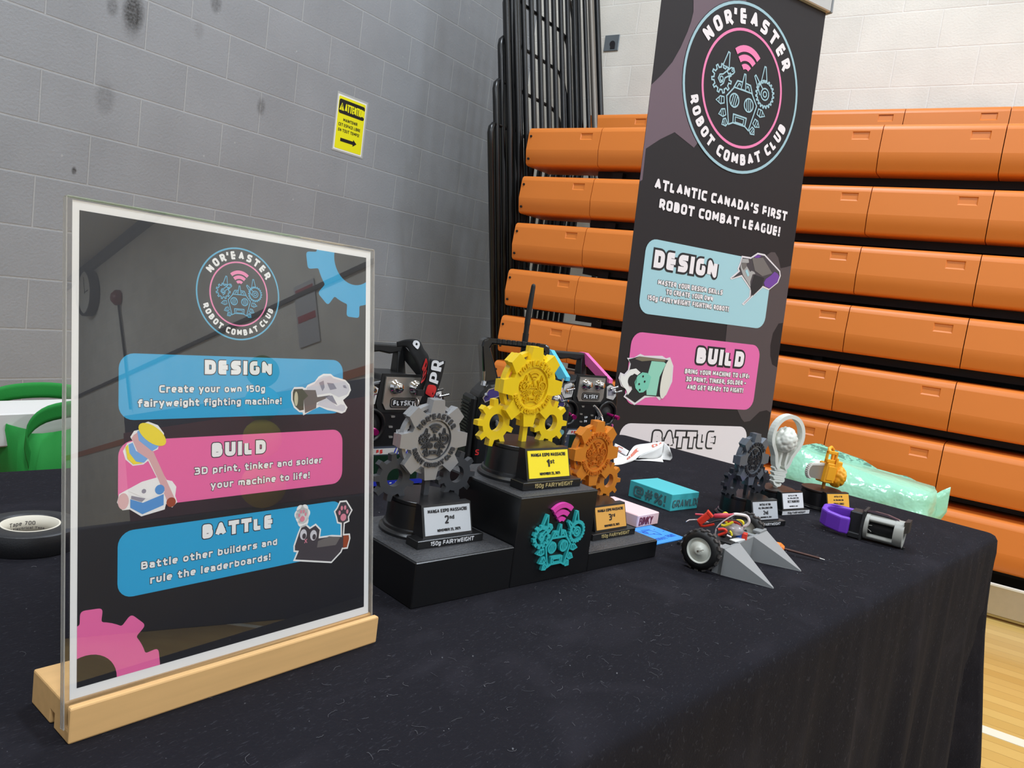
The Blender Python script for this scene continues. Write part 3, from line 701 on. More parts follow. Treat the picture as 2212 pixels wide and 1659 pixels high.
b.use(W_PAPER); b.poly([pts((-308,-448),(-298,-456),(-278,-436),(-258,-432),(-240,-442),(-250,-450),(-262,-446),(-276,-458),(-278,-482),(-266,-494),(-276,-506),(-284,-492),(-300,-480),(-311,-464))],L(4))
b.use(OL); b.poly([circ(-.266,-.466,.016,18)],L(5))
b.build('printed_panel', ban)
b = MB(); b.M = bm_; b.use(mat('banner_rail_silver', (198,198,198), .35, .3)); b.box(xl-.006,xr+.006,yt-.004,yt+.038,-.008,.014,.003); b.build('top_rail', ban)
b = MB(); b.M = bm_; b.use(mat('rail_cap_grey', (150,154,158), .45)); b.box(xr+.006,xr+.013,yt-.006,yt+.040,-.010,.016,.002); b.box(xl-.013,xl-.006,yt-.006,yt+.040,-.010,.016,.002); b.build('end_cap', ban)
b = MB().use(mat('banner_rail_silver',(198,198,198))); b.box(-.34,.34,-.05,.13,.0,.085,.01); b.build('cassette', ban)
b = MB().use(mat('banner_rail_silver',(198,198,198))); b.tube([(0,.03,.08),(0,.045,1.95)],.008,8); b.build('support_pole', ban)

# ------------------------------------------------------------------ table under a black cloth
TU = Vector((.9829,-.1842,0)); TV = Vector((.1842,.9829,0)); TROT = rad(-10.61)
TZ = .737
CLOTH = mat('black_felt_cloth', (28,27,32), .95, spec=.12, bump=.5, bscale=500)
nt = CLOTH.node_tree; bs = nt.nodes['Principled BSDF']
tc = nt.nodes.new('ShaderNodeTexCoord')
def lint_layer(scale, stretch, lo, hi, col, last, warp=.0, rotz=0):
    mp = nt.nodes.new('ShaderNodeMapping'); mp.inputs['Scale'].default_value = stretch; mp.inputs['Rotation'].default_value = (0,0,rotz); nt.links.new(tc.outputs['Object'], mp.inputs['Vector'])
    n = nt.nodes.new('ShaderNodeTexNoise'); n.inputs['Scale'].default_value = scale; n.inputs['Detail'].default_value = 3; n.inputs['Distortion'].default_value = warp; nt.links.new(mp.outputs[0], n.inputs['Vector'])
    mr = nt.nodes.new('ShaderNodeMapRange'); mr.inputs['From Min'].default_value = lo; mr.inputs['From Max'].default_value = hi; mr.inputs['To Max'].default_value = .75; nt.links.new(n.outputs['Fac'], mr.inputs['Value'])
    mx = nt.nodes.new('ShaderNodeMix'); mx.data_type = 'RGBA'; mx.inputs['B'].default_value = (*lin(col),1); nt.links.new(mr.outputs['Result'], mx.inputs['Factor'])
    if last is None: mx.inputs['A'].default_value = (*lin((27,26,31)),1)
    else: nt.links.new(last, mx.inputs['A'])
    return mx.outputs['Result']
last = lint_layer(160, (1,4.5,1), .60, .78, (64,64,70), None, 1.2, .2)
last = lint_layer(420, (1,1,1), .72, .80, (110,110,114), last, .3)
last = lint_layer(9, (1,1.6,1), .52, .85, (46,44,50), last, .6)
nt.links.new(last, bs.inputs['Base Color'])
u0,u1,v0,v1 = -1.25,.580,-3.3035,-2.535
def cloth():
    mb = MB(); mb.use(CLOTH); mb.smooth = True
    def W(u,v,z): p = TU*u+TV*v; return (p.x,p.y,z)
    # perimeter, counter-clockwise from above, rounded corners
    rc = .020; per = []
    def line(a,b,n,nrm):
        for i in range(n): t = i/n; per.append(((a[0]+(b[0]-a[0])*t, a[1]+(b[1]-a[1])*t), nrm))
    def corner(cx,cy,a0):
        for i in range(7): a = rad(a0+90*i/7); per.append(((cx+rc*math.cos(a),cy+rc*math.sin(a)),(math.cos(a),math.sin(a))))
    line((u0+rc,v0),(u1-rc,v0),110,(0,-1)); corner(u1-rc,v0+rc,-90)
    line((u1,v0+rc),(u1,v1-rc),50,(1,0)); corner(u1-rc,v1-rc,0)
    line((u1-rc,v1),(u0+rc,v1),60,(0,1)); corner(u0+rc,v1-rc,90)
    line((u0,v1-rc),(u0,v0+rc),40,(-1,0)); corner(u0+rc,v0+rc,180)
    n = len(per)
    prof = [(-.016,0),(-.009,-.0008),(-.004,-.003),(0,-.009)]      # inset, drop: the soft edge
    hs = [.02,.04,.07,.11,.16,.22,.29,.37,.46,.56,.66,.725]
    ring = []
    rng = random.Random(3); ph = [rng.uniform(0,6.28) for _ in range(6)]
    def fold(u,v,nx,ny,h):
        s = u*1.0 if abs(ny) > abs(nx) else v
        g = min(1,h/.35)
        f = .004*h/.3+(.0075*math.sin(s*31+ph[0])+.006*math.sin(s*53+ph[1])+.0035*math.sin(s*97+ph[2]))*g
        f += .0022*math.sin(s*150+ph[3])*math.exp(-h/.1)*min(1,h/.02)
        for (cu,cv) in ((u1,v0),(u1,v1),(u0,v0),(u0,v1)):
            d = math.hypot(u-cu,v-cv)
            f += .055*(h/.7)*math.exp(-(d/(.03+.10*h))**2)
            if cu == u1 and cv == v0 and abs(ny) > .7:
                e = (cu-u)-(.015+.19*h)
                if e < 0: f -= .03*min(1,h/.3)*math.exp(-((e/.03)**2)*.5)*min(1,-e/.008)
        return f
    grid = []
    for (dx,dz) in prof: grid.append([W(p[0]+q[0]*dx,p[1]+q[1]*dx,TZ+dz) for p,q in per])
    for h in hs:
        row = []
        for p,q in per:
            f = fold(p[0],p[1],q[0],q[1],h); row.append(W(p[0]+q[0]*f,p[1]+q[1]*f,TZ-.009-h if h<.725 else .004))
        grid.append(row)
    v = [p for r in grid for p in r]; f = []
    for i in range(len(grid)-1):
        for k in range(n): k2 = (k+1)%n; f.append((i*n+k,(i+1)*n+k,(i+1)*n+k2,i*n+k2))
    # the top, in rings closing on the middle line
    vm = (v0+v1)/2; hw = (v1-v0)/2-.03; K = 14; base = len(v)
    for k in range(1,K+1):
        tt = k/K
        for p,q in per:
            a = p[0]+q[0]*prof[0][0]; c = p[1]+q[1]*prof[0][0]; mu = min(max(a,u0+hw),u1-hw)
            uu = a+(mu-a)*tt; vv = c+(vm-c)*tt
            v.append(W(uu,vv,TZ+(.0002*math.sin(uu*40)*math.sin(vv*37) if k < K else 0)))
    for k in range(K):
        ra = 0 if k == 0 else base+(k-1)*n; rb = base+k*n
        for i in range(n): i2 = (i+1)%n; f.append((ra+i,ra+i2,rb+i2,rb+i))
    mb.add(v, f, True)
    return mb
b = cloth(); b.build('tablecloth', label='black felt tablecloth covering the long display table', cat='tablecloth')
# loose fluff on the cloth, too fine to count
LINT = mat('pale_lint', (104,104,108), .9)
b = MB().use(LINT); rng = random.Random(11)
for i in range(430):
    u = rng.uniform(-.75,.56); v = rng.uniform(v0+.01,v0+.50)
    if i < 250: u = rng.uniform(-.62,.45); v = v0+.015+abs(rng.gauss(0,.13))
    p = TU*u+TV*v; a = rng.uniform(0,6.28); cur = rng.uniform(-260,260); L_ = rng.uniform(.0025,.011); n = 7; q = [(p.x,p.y,TZ+.0006)]
    for k in range(n):
        a += cur*L_/n+rng.uniform(-.25,.25); q.append((q[-1][0]+math.cos(a)*L_/n, q[-1][1]+math.sin(a)*L_/n, TZ+.0005+.0006*rng.random()))
    b.tube(q, rng.uniform(.00007,.00013), 3, cap=False)
for i in range(90):
    u = rng.uniform(-.62,.52); v = v0+rng.uniform(.02,.5); p = TU*u+TV*v; r = rng.uniform(.0003,.0007)
    b.cyl((p.x,p.y,TZ),(p.x+.001*rng.uniform(-1,1),p.y+.001*rng.uniform(-1,1),TZ+r*1.4),r,n=5)
b.build('lint', label='pale lint and fluff scattered over the black tablecloth', cat='lint', kind='stuff')

# ------------------------------------------------------------------ sign holder: beech block, clear acrylic, printed sheet
sg = thing('sign_holder', 'clear acrylic sign on a beech wood base with the club poster inside', 'sign', (-1.31008,-2.93912,.737), rad(-6.2))
BEECH = mat('beech_wood', (224,178,118), .45, var=.12, vscale=14, spec=.4)
nt = BEECH.node_tree; n_ = [x for x in nt.nodes if x.type == 'TEX_NOISE'][0]; tcn = [x for x in nt.nodes if x.type == 'TEX_COORD'][0]
mp = nt.nodes.new('ShaderNodeMapping'); mp.inputs['Scale'].default_value = (1,12,12); nt.links.new(tcn.outputs['Object'], mp.inputs['Vector']); nt.links.new(mp.outputs[0], n_.inputs['Vector'])
b = MB().use(BEECH)
b.M = Matrix(((0,0,1,0),(1,0,0,0),(0,1,0,0),(0,0,0,1)))
tl = math.tan(rad(9.4))
def sx(z): return .0062+(z-.0234)*tl          # the slot follows the sheet's lean
prof = [(0,0),(.0215,0),(.0215,.0085),(.0265,.0085),(.0265,0),(.0553,0),(.0553,.0214),(sx(.0214)+.0026,.0214),(sx(.008)+.0026,.008),(sx(.008)-.0010,.008),(sx(.0214)-.0010,.0214),(0,.0214)]
b.prism([prof],0,.221); b.build('wooden_base', sg, bevel=.0012)
SRS = Matrix(((0.99536006,0.0935201,0.02263518),(-0.09596637,0.98195463,0.16295874),(-0.0069868,-0.16437483,0.9863732)))
SM = Matrix.Translation((-1.3078129,-2.93323428,.76036306)) @ SRS.to_4x4() @ Matrix.Rotation(PI/2,4,'X')
rootM = Matrix.Translation((-1.31008,-2.93912,.737)) @ Matrix.Rotation(rad(-6.2),4,'Z')
SMl = rootM.inverted() @ SM
b = MB(); b.M = SMl
SK = mat('poster_black', (30,31,36), .35); SB = mat('poster_blue', (46,168,216), .35); SP = mat('poster_pink', (238,110,168), .35); SW = mat('poster_white', (244,243,240), .4)
SLB = mat('poster_logo_blue', (88,178,214), .35); SLP = mat('poster_logo_pink', (246,138,186), .35); STX = mat('poster_lettering', (246,246,244), .35); SOL = mat('poster_outline', (52,52,62), .35)
def mmp(*a): return [(x*.001,y*.001) for x,y in a]
E2 = .00005
def Z(k): return E2*(k+1)
b.use(SW).box(0,.2159,0,.2794,-.0002,0)
R = (.0037,.0056,.2115,.2742)
b.use(SK).poly([[(R[0],R[1]),(R[2],R[1]),(R[2],R[3]),(R[0],R[3])]],Z(0))
def gart(cx,cy,n,rr,rt,rh,col,a0,duty):
    lp = clip(soften(gear_loop(cx,cy,n,rr,rt,duty,1.06,a0,4),.0028),*R); b.use(col).poly([lp],Z(1)); b.use(SK).poly([clip(circ(cx,cy,rh,40),*R)],Z(2))
gart(.2005,.2716,9,.0352,.0445,.0195,SB,268,.48)
gart(.0085,.0055,9,.0352,.0432,.0172,SP,86,.48)
put_logo(b,.1036,.2363,.0305,SLB,SLP,SLB,SLP,STX,Z(1),E2)
def pnl(col,y0,y1): b.use(col).poly([rrect(.0257,y0*.001,.1897,y1*.001,.009)],Z(3))
def ttl(txt,x0,x1,y,cap,wt=.30,g=.0006):
    b.use(SOL); put_text(b,txt,x0*.001,x1*.001,y*.001,cap*.001,wt,Z(4),grow=g); b.use(STX); put_text(b,txt,x0*.001,x1*.001,y*.001,cap*.001,wt,Z(5))
pnl(SB,155.3,194.8); pnl(SP,103.2,143.3); pnl(SB,50.8,90.3)
ttl('DESIGN',79.2,128.6,183.2,8.8); ttl('BUILD',84.4,124.2,129.9,8.8); ttl('BATTLE',78.3,130.1,78.2,8.8)
for s_,x0,x1,y in (('Create your own 150g',49.8,123.3,171.5),('fairyweight fighting machine!',36.9,136.4,163.0),('3D print, tinker and solder',72.8,171.3,119.5),('your machine to life!',83.8,160.3,109.5),('Battle other builders and',39.4,133.6,65.8),('rule the leaderboards!',44.9,128.3,56.3)): ttl(s_,x0,x1,y,4.4,.20,.00035)
# printed robots on the poster
PW = SW; PG = mat('poster_bone', (214,212,218), .35); PG2 = mat('poster_bone_shade', (150,148,160), .35); PT = mat('poster_taupe', (118,108,102), .35); PTy = mat('poster_tyre', (88,86,68), .35)
skull = mmp((154.5,154.6),(154.0,156.8),(151.1,157.0),(146.5,160.4),(144.3,165.6),(144.3,171.4),(146.7,174.8),(153.7,174.9),(156.2,174.0),(158.0,176.3),(164.3,178.7),(167.5,182.4),(171.9,184.5),(178.5,184.5),(181.5,182.5),(192.0,180.2),(196.1,176.7),(197.4,172.5),(195.1,168.5),(190.0,165.0),(192.1,161.9),(194.2,159.5),(192.2,156.2),(188.8,155.0),(182.0,156.8),(175.4,158.0),(168.6,160.5),(162.5,158.3))
b.use(PW).poly([skull],Z(4))
b.use(PG).poly([mmp((157.5,174.5),(163.8,177.0),(167.8,181),(172,183),(178,183.2),(181,181.2),(191.5,179),(195,176),(196,172.6),(193.6,169.2),(186,167.2),(178,170.5),(166,169),(157,170.5))],Z(5))
b.use(PG).poly([mmp((166,162),(172,167),(178.5,165),(184,160.5),(188,162),(191.5,161.2),(192.5,158.5),(190,156.6),(182.5,158.3),(175,159.6))],Z(5))
b.use(PG2); b.poly([mmp((168,178),(172,179.5),(173,174.5),(171,171.8))],Z(6)); b.poly([mmp((175,178),(181,177.5),(184,173.6),(178,172.6))],Z(6)); b.poly([mmp((189.5,176),(192,176.2),(193.5,173.8),(190.6,174.2))],Z(6)); b.poly([mmp((172.5,168),(180,168.6),(184.6,161.6),(180,163.6))],Z(6))
b.use(PT); b.poly([mmp((154.6,172.8),(165,172.6),(166.5,167.5),(178,168.8),(174,166.4),(166,163.6),(165.5,159.6),(156,156.2),(154.6,166))],Z(6))
b.use(PTy); b.poly([mmp((146.4,173.4),(153.6,173.6),(158.6,168.4),(154.6,165.6),(154.8,158.6),(151.5,158.2),(147.5,161.4),(145.6,166),(145.6,171))],Z(7))
b.use(mat('poster_hub',(206,200,170),.35)).poly([[(.1483+.0016*math.cos(a*PI/8),.1665+.0052*math.sin(a*PI/8)) for a in range(16)]],Z(8))
ham = mmp((38.4,152.4),(43.2,154.1),(49.2,151.7),(53.0,146.6),(52.7,141.8),(49.7,139.3),(49.3,137.1),(45.9,135.8),(47.0,132.4),(54.8,118.0),(58.3,116.9),(61.0,113.2),(60.3,107.6),(61.7,103.6),(58.4,100.6),(54.5,103.3),(53.7,100.0),(39.4,97.6),(32.5,102.6),(28.3,102.6),(25.1,107.5),(26.4,112.3),(30.3,114.1),(39.7,118.3),(48.6,120.0),(43.3,130.5),(40.4,128.5),(34.2,128.2),(29.9,132.2),(28.4,137.3),(30.9,141.9),(34.1,142.8),(32.6,145.4),(34.8,148.9),(38.0,149.5))
b.use(PW).poly([ham],Z(4))
HY = mat('poster_yellow',(246,224,58),.35); HB = mat('poster_sky',(120,178,232),.35); HN = mat('poster_skin',(222,176,176),.35); HD = mat('poster_rust',(158,72,40),.35); HB2 = mat('poster_box_blue',(82,152,214),.35)
b.use(HN); b.poly([mmp((34.6,146.5),(38,148.6),(46,137),(47.5,133.5),(60.4,105.2),(55.5,104.2),(49.5,119),(43.6,131.5),(38,134),(33.4,144.6))],Z(5))
b.use(HB); b.poly([mmp((36.6,148.4),(39.4,150.2),(50,139.4),(48.4,137.6),(45.6,136.2),(37.6,143))],Z(6)); b.poly([mmp((31.6,141),(34,142),(36,137),(43,131.8),(40.8,129.6),(36,130.4),(32.2,135.6))],Z(6))
b.use(HY); b.poly([[(.0458+.0082*math.cos(a*PI/12)+.0022*math.sin(a*PI/12)*-1,.1462+.0066*math.sin(a*PI/12)-.003*math.cos(a*PI/12)) for a in range(24)]],Z(7)); b.poly([mmp((29.8,139.5),(31.2,141),(32,136),(36,130.6),(40.4,129.4),(34.6,129),(31,132.6))],Z(7))
b.use(HB2); b.poly([mmp((32.8,108.6),(40.2,105.6),(53,109.5),(53,102.8),(40,98.8),(32.8,103.6))],Z(6)); b.use(SW); b.poly([mmp((31.8,113.4),(45,119),(49,118.4),(53.6,110.6),(43,107.4))],Z(6)); b.use(PG2); b.poly([mmp((33.4,110.6),(41.8,108),(39.6,106.2),(33.2,108.8))],Z(7)); b.disc(.0408,.1125,.0014,Z(7),n=10)
b.use(HN); b.poly([[(.0287+.0032*math.cos(a*PI/10),.1078+.0048*math.sin(a*PI/10)) for a in range(20)]],Z(7)); b.use(HD); b.disc(.0577,.1040,.0030,Z(7),n=16); b.use(HB2); b.disc(.0505,.1125,.0030,Z(7),n=16)
cat_ = mmp((147.0,52.3),(150.0,58.0),(147.2,58.7),(147.1,62.8),(150.6,71.1),(152.9,75.6),(157.8,76.5),(160.9,73.8),(165.9,75.8),(170.5,71.2),(169.6,65.8),(180.4,65.4),(188.7,63.9),(188.6,72.6),(185.3,73.7),(184.0,78.5),(182.3,82.7),(184.8,85.0),(187.6,89.7),(193.9,89.5),(196.9,85.3),(199.5,81.6),(196.2,76.9),(196.6,73.5),(192.2,72.4),(191.6,64.5),(197.1,64.0),(197.6,60.5),(195.1,53.2),(190.4,53.6),(189.2,51.3),(180.2,45.0))
b.use(SW); b.poly([offset_loop(cat_,.0002)],Z(4)); b.use(GR2); b.poly([offset_loop(cat_,-.0010)],Z(5))
b.use(SW)
for (dx,dy,r) in ((0,0,.0052),(-3.4,1.4,.0027),(-1.6,4.6,.0027),(1.7,4.6,.0027),(3.4,1.4,.0027),(.6,-3.6,.0042)): b.disc((154.3+dx)*.001,(83.1+dy)*.001,r+.0006,Z(4),n=18)
PKP = mat('poster_pawpink',(226,140,158),.35); b.use(PKP)
for cx,cy,k in ((154.3,83.1,.85),(190.9,80.2,1.15)):
    b.disc(cx*.001,(cy-2.6*k)*.001,.0024*k,Z(6),n=14)
    for dx,dy in ((-3.1,.8),(-1.3,3.6),(1.4,3.6),(3.2,.8)): b.poly([[((cx+dx*k+.95*k*math.cos(a*PI/7))*.001,(cy+dy*k+1.5*k*math.sin(a*PI/7))*.001) for a in range(14)]],Z(6))
for x,y in ((155.2,69.6),(163.9,67.8)):
    b.use(PG); b.poly([[((x+2.9*math.cos(a*PI/9))*.001,(y+3.8*math.sin(a*PI/9))*.001) for a in range(18)]],Z(6)); b.use(GR2); b.poly([[((x+.6+1.6*math.cos(a*PI/8))*.001,(y-1.2+2.0*math.sin(a*PI/8))*.001) for a in range(16)]],Z(7))
b.use(PKP); b.stroke(mmp((156.2,66),(158.2,63.4)),.0006,z=Z(7)); b.stroke(mmp((158.2,66),(156.2,63.4)),.0006,z=Z(7)); b.use(HD); b.poly([mmp((191.0,63.6),(196,63.2),(196.4,60),(194.4,54.4),(190.8,54.4))],Z(6)); b.use(GR3); b.poly([mmp((168,63),(178,65),(188,62.6),(184,57.6),(167,58.4))],Z(6))
b.build('printed_insert', sg)
# acrylic: clear sheet folded over the poster; thin-sheet glass with a fresnel mirror on its outer faces
AC = bpy.data.materials.new('clear_acrylic'); AC.use_nodes = True; nt = AC.node_tree; nt.nodes.clear()
out = nt.nodes.new('ShaderNodeOutputMaterial'); tr = nt.nodes.new('ShaderNodeBsdfTransparent'); tr.inputs[0].default_value = (.97,.97,.97,1); gl = nt.nodes.new('ShaderNodeBsdfGlossy'); gl.inputs['Roughness'].default_value = .0; gl.inputs['Color'].default_value = (1,1,1,1)
fr = nt.nodes.new('ShaderNodeFresnel'); fr.inputs['IOR'].default_value = 1.86; ge = nt.nodes.new('ShaderNodeNewGeometry'); iv = nt.nodes.new('ShaderNodeMath'); iv.operation = 'SUBTRACT'; iv.inputs[0].default_value = 1; nt.links.new(ge.outputs['Backfacing'], iv.inputs[1])
ml = nt.nodes.new('ShaderNodeMath'); ml.operation = 'MULTIPLY'; nt.links.new(fr.outputs[0], ml.inputs[0]); nt.links.new(iv.outputs[0], ml.inputs[1])
mx = nt.nodes.new('ShaderNodeMixShader'); nt.links.new(ml.outputs[0], mx.inputs[0]); nt.links.new(tr.outputs[0], mx.inputs[1]); nt.links.new(gl.outputs[0], mx.inputs[2]); nt.links.new(mx.outputs[0], out.inputs[0])
ACE = mat('acrylic_edge', (238,236,230), .08, trans=.75)
b = MB(); b.M = SMl
b.use(AC); x0,x1,y0,y1 = -.0034,.2178,-.0150,.2806
b.box(x0,x1,y0,y1,.0007,.0021); b.box(x0,x1,y0,y1,-.0021,-.0007)
b.use(ACE); b.box(x0-.0006,x0,y0,y1,-.0021,.0021); b.box(x1,x1+.0006,y0,y1,-.0021,.0021); b.box(x0,x1,y1,y1+.0006,-.0021,.0021)
b.build('acrylic_sheet', sg)
# ================================================================== things on the table
BLK = layer_mat('black_printed_plastic', (20,20,21), .30, 2600, strength=.18, spec=.6)
BLKM = mat('black_matte_plastic', (27,27,28), .55)
PAD = mat('sparkly_black_grit', (56,56,58), .55, bump=1.0, bscale=420, var=.95, vscale=520)
PODY = rad(-13.7)
pod = thing('trophy_podium', 'black three-step winners podium with the turquoise robot face on its tallest step', 'podium', (-1.02277,-2.9394,TZ), PODY)
for x0,x1,h in ((0,.1157,.042),(.1162,.2275,.0900),(.228,.348,.0207)):
    b = MB().use(BLK); b.box(x0,x1,0,.125,0,h-.0006,.0008); b.use(PAD); b.box(x0+.0012,x1-.0012,.0012,.1238,h-.0008,h); b.build('podium_step', pod)
TEAL = layer_mat('turquoise_plastic', (52,178,180), .42, 2600, strength=.2); PINKP = layer_mat('hot_pink_plastic', (226,70,172), .4, 2600, strength=.2)
b = MB(); b.M = Matrix.Translation((.1735,-.0002,.0385)) @ Matrix.Rotation(PI/2,4,'X')
b.use(TEAL); 
ER = .068
emblem_lines(b,0,.008,ER*.98,1.0,0,.0034)
b.build('robot_face_emblem', pod)
b = MB(); b.M = Matrix.Translation((.1735,-.0002,.0385)) @ Matrix.Rotation(PI/2,4,'X'); b.use(PINKP)
for lp in EMB[0]:
    o_ = MB(); b2 = [(x*ER*1.0,y*ER+.008) for x,y in lp]; w_ = MB(); w_.M = b.M; w_.use(PINKP); w_.prism([b2],0,.0034); w_.build('signal_wave', pod)

def gear_trophy(name, label, loc, rz, k, face, side, plate, lines, ledge_txt_m, ledge_m=None, group=None, post=None, turn_=0.0):
    t = thing(name, label, 'trophy', loc, rz, group); t.scale = (k,k,k)
    b = MB().use(BLK); b.turn([(.0435,0),(.0435,.0026),(.0412,.0044),(.0400,.0050),(.0397,.0078),(.0376,.0086),(.0366,.0328),(.0360,.0332),(.0360,.0340),(.0374,.0344),(.0374,.0371),(.0370,.0375)],48); b.build('base', t)
    b = MB().use(BLK); b.box(-.0415,.0415,-.0540,-.0340,0,.0082,.0006)
    b.M = Matrix(((0,0,1,0),(1,0,0,0),(0,1,0,0),(0,0,0,1))); b.prism([[(-.0480,.0080),(-.030,.0080),(-.030,.0390),(-.0385,.0390)]],-.031,.031)
    b.build('plaque_stand', t)
    # sloped plate with its engraved lines; ledge lettering
    sl = math.atan2(.0385-.0480+.0,.0310)
    b = MB(); b.M = Matrix.Translation((0,-.0480,.0080)) @ Matrix.Rotation(PI/2+sl,4,'X')
    b.use(plate); b.box(-.0288,.0288,.0022,.0300,.0001,.0010); b.use(K_INK)
    for txt,x0,x1,y,cp,wt in lines: put_text(b,txt,x0,x1,y,cp,wt,.0011,.0014)
    b.build('nameplate', t)
    b = MB(); b.M = Matrix.Translation((0,-.0540,0)) @ Matrix.Rotation(PI/2,4,'X')
    if ledge_m: b.use(ledge_m); b.box(-.0385,.0385,.001,.0072,.0001,.0006); b.use(K_INK); put_text(b,'150g FAIRYWEIGHT',-.026,.028,.0022,.0038,.2,.0007,.0009)
    else: b.use(ledge_txt_m); put_text(b,'150g FAIRYWEIGHT',-.0262,.0285,.0022,.0042,.17,.0001,.0006)
    b.build('weight_class_lettering', t)
    b = MB().use(post or face); b.M = Matrix.Rotation(turn_,4,'Z'); b.box(-.0032,.0032,-.0028,.0028,.0370,.0600); b.build('post', t)
    GM = Matrix.Rotation(turn_,4,'Z') @ Matrix.Translation((0,0,.0966)) @ Matrix.Rotation(PI/2,4,'X')
    b = MB(); b.M = GM; b.use(face)
    lp = gear_loop(0,0,8,.0300,.0428,.80,.74,90,4)
    b.prism([lp, circ(0,0,.0212,40)[::-1]],-.0005,.0066); b.prism([circ(0,0,.0214,40)],-.0005,.0046)
    b.use(side); b.prism([circ(0,0,.0214,40),circ(0,0,.0203,40)[::-1]],.0046,.0054)
    # back ring carrying the teeth
    b.use(face); b.prism([circ(0,0,.0372,64),circ(0,0,.0332,64)[::-1]],-.0062,.0012)
    for i in range(8):
        a = rad(90+45*i); kf = MB()
        p = [(r*math.cos(a)-s_*math.sin(a), r*math.sin(a)+s_*math.cos(a)) for r,s_ in ((.0290,-.0068),(.0426,-.0062),(.0426,.0062),(.0290,.0068))]; b.prism([p],-.0062,.0004)
    b.use(side)
    ring_text(b,"NOR'EASTER",0,0,.0258,152,28,.0062,.27,.0064,.0082); ring_text(b,"ROBOT COMBAT CLUB",0,0,.0260,197,343,.0052,.28,.0064,.0082,inward=True)
    for l2 in EMB[0]: b.prism([[(x*.0345,y*.0345) for x,y in l2]],.0044,.0064)
    emblem_lines(b,0,0,.0345,.95,.0044,.0064)
    b.build('club_gear', t)
    for sx_,cz,a0 in ((-.0390,.0575,100),(.0405,.0565,78)):
        b = MB(); b.M = Matrix.Rotation(turn_,4,'Z') @ Matrix.Translation((sx_,.004,cz)) @ Matrix.Rotation(PI/2,4,'X'); b.use(side if post else face)
        b.prism([gear_loop(0,0,9,.0182,.0250,.52,.80,a0,3), circ(0,0,.0094,28)[::-1]],-.0035,.0035); b.build('side_gear', t)
    return t
LN = lambda pl: [('MANGA EXPO MASSACRE',-.0245,.0250,.0237,.0036,.24),(pl[0],-.0040,.0012,.0122,.0082,.20),(pl[1:],.0020,.0078,.0162,.0042,.20),('NOVEMBER 23, 2025',-.0140,.0150,.0048,.0029,.24)]
GOLD = layer_mat('yellow_silk_plastic', (242,206,30), .26, 2300, strength=.15, spec=.6, coat=.45); GOLD2 = mat('yellow_plastic_edge', (222,178,8), .35)
SILV = layer_mat('silver_grey_plastic', (164,164,165), .30, 2300, metal=.35, coat=.35, strength=.15); SILV2 = mat('dark_silver_plastic', (66,67,70), .36, .15)
BRON = layer_mat('copper_orange_plastic', (222,136,42), .30, 2300, metal=.15, coat=.4, strength=.15); BRON2 = mat('copper_edge', (200,108,26), .35, .1)
STEEL = layer_mat('slate_grey_plastic', (98,105,114), .30, 2300, metal=.25, coat=.4, strength=.15); STEEL2 = mat('slate_dark_plastic', (44,47,54), .34, .3)
YPL = mat('yellow_plate', (246,222,30), .35); SPL = mat('silver_plate', (196,200,204), .32, .25); BPL = mat('copper_plate', (226,166,78), .35, .1); WPL = mat('white_plate', (222,222,224), .4)
GLET = mat('pale_gold_lettering', (178,160,110), .4); SLET = mat('silver_lettering', (214,214,216), .4)
PU, PV = Vector((math.cos(PODY),math.sin(PODY),0)), Vector((-math.sin(PODY),math.cos(PODY),0))
gear_trophy('gear_trophy','yellow gear trophy marked 1st on the tallest podium step',(-.8344,-2.912,TZ+.0900),rad(-14.6),1.0,GOLD,GOLD2,YPL,LN('1st'),GLET,group='gear trophies')
gear_trophy('gear_trophy','silver grey gear trophy marked 2nd on the left podium step',(-.9476,-2.8794,TZ+.0420),rad(-14.6),.93,SILV,SILV2,SPL,LN('2nd'),SLET,group='gear trophies',post=SILV2)
gear_trophy('gear_trophy','copper coloured gear trophy marked 3rd on the low podium step',(-.7138,-2.9375,TZ+.0207),rad(-13.7),.91,BRON,BRON2,BPL,LN('3rd'),GLET,group='gear trophies')
LB2 = [('BATTLE AT THE',-.013,.013,.0238,.0034,.26),('ALL HALLOWS CON',-.0165,.0165,.0186,.0032,.26),('2nd',-.0055,.0055,.0096,.0066,.2),('NOVEMBER 24, 2024',-.013,.013,.0044,.0026,.26)]
DY = rad(-24)
gear_trophy('gear_trophy','dark slate gear trophy on the bare table behind the wheeled robot',(-.3815,-3.0300,TZ),DY,.91,STEEL,STEEL2,SPL,LB2,SLET,group='gear trophies',post=STEEL2,turn_=rad(8.5))

# light-bulb trophy
IVW = mat('translucent_white_plastic', (232,234,224), .38, bump=.1, bscale=2000)
def lumps(mb, c, r, seed, amp, n=22, m=14, sq=(1,1,1), cnt=70, lo=.90):
    """a wrinkled blob like a walnut or brain"""
    rng = random.Random(seed); P = [Vector((rng.gauss(0,1),rng.gauss(0,1),rng.gauss(0,1))).normalized() for _ in range(cnt)]
    v = []; f = []
    for i in range(m+1):
        th = PI*i/m
        for k in range(n):
            ph = 2*PI*k/n; d = Vector((math.sin(th)*math.cos(ph),math.sin(th)*math.sin(ph),math.cos(th)))
            q = max(d.dot(p) for p in P); rr = r*(1+amp*(max(0,(q-lo)/(1-lo))-.6))
            v.append((c[0]+d.x*rr*sq[0],c[1]+d.y*rr*sq[1],c[2]+d.z*rr*sq[2]))
    for i in range(m):
        for k in range(n): k2 = (k+1)%n; f.append((i*n+k,(i+1)*n+k,(i+1)*n+k2,i*n+k2))
    return mb.add(v,f,True)
BROWN = mat('brown_black_cap', (46,33,28), .4)
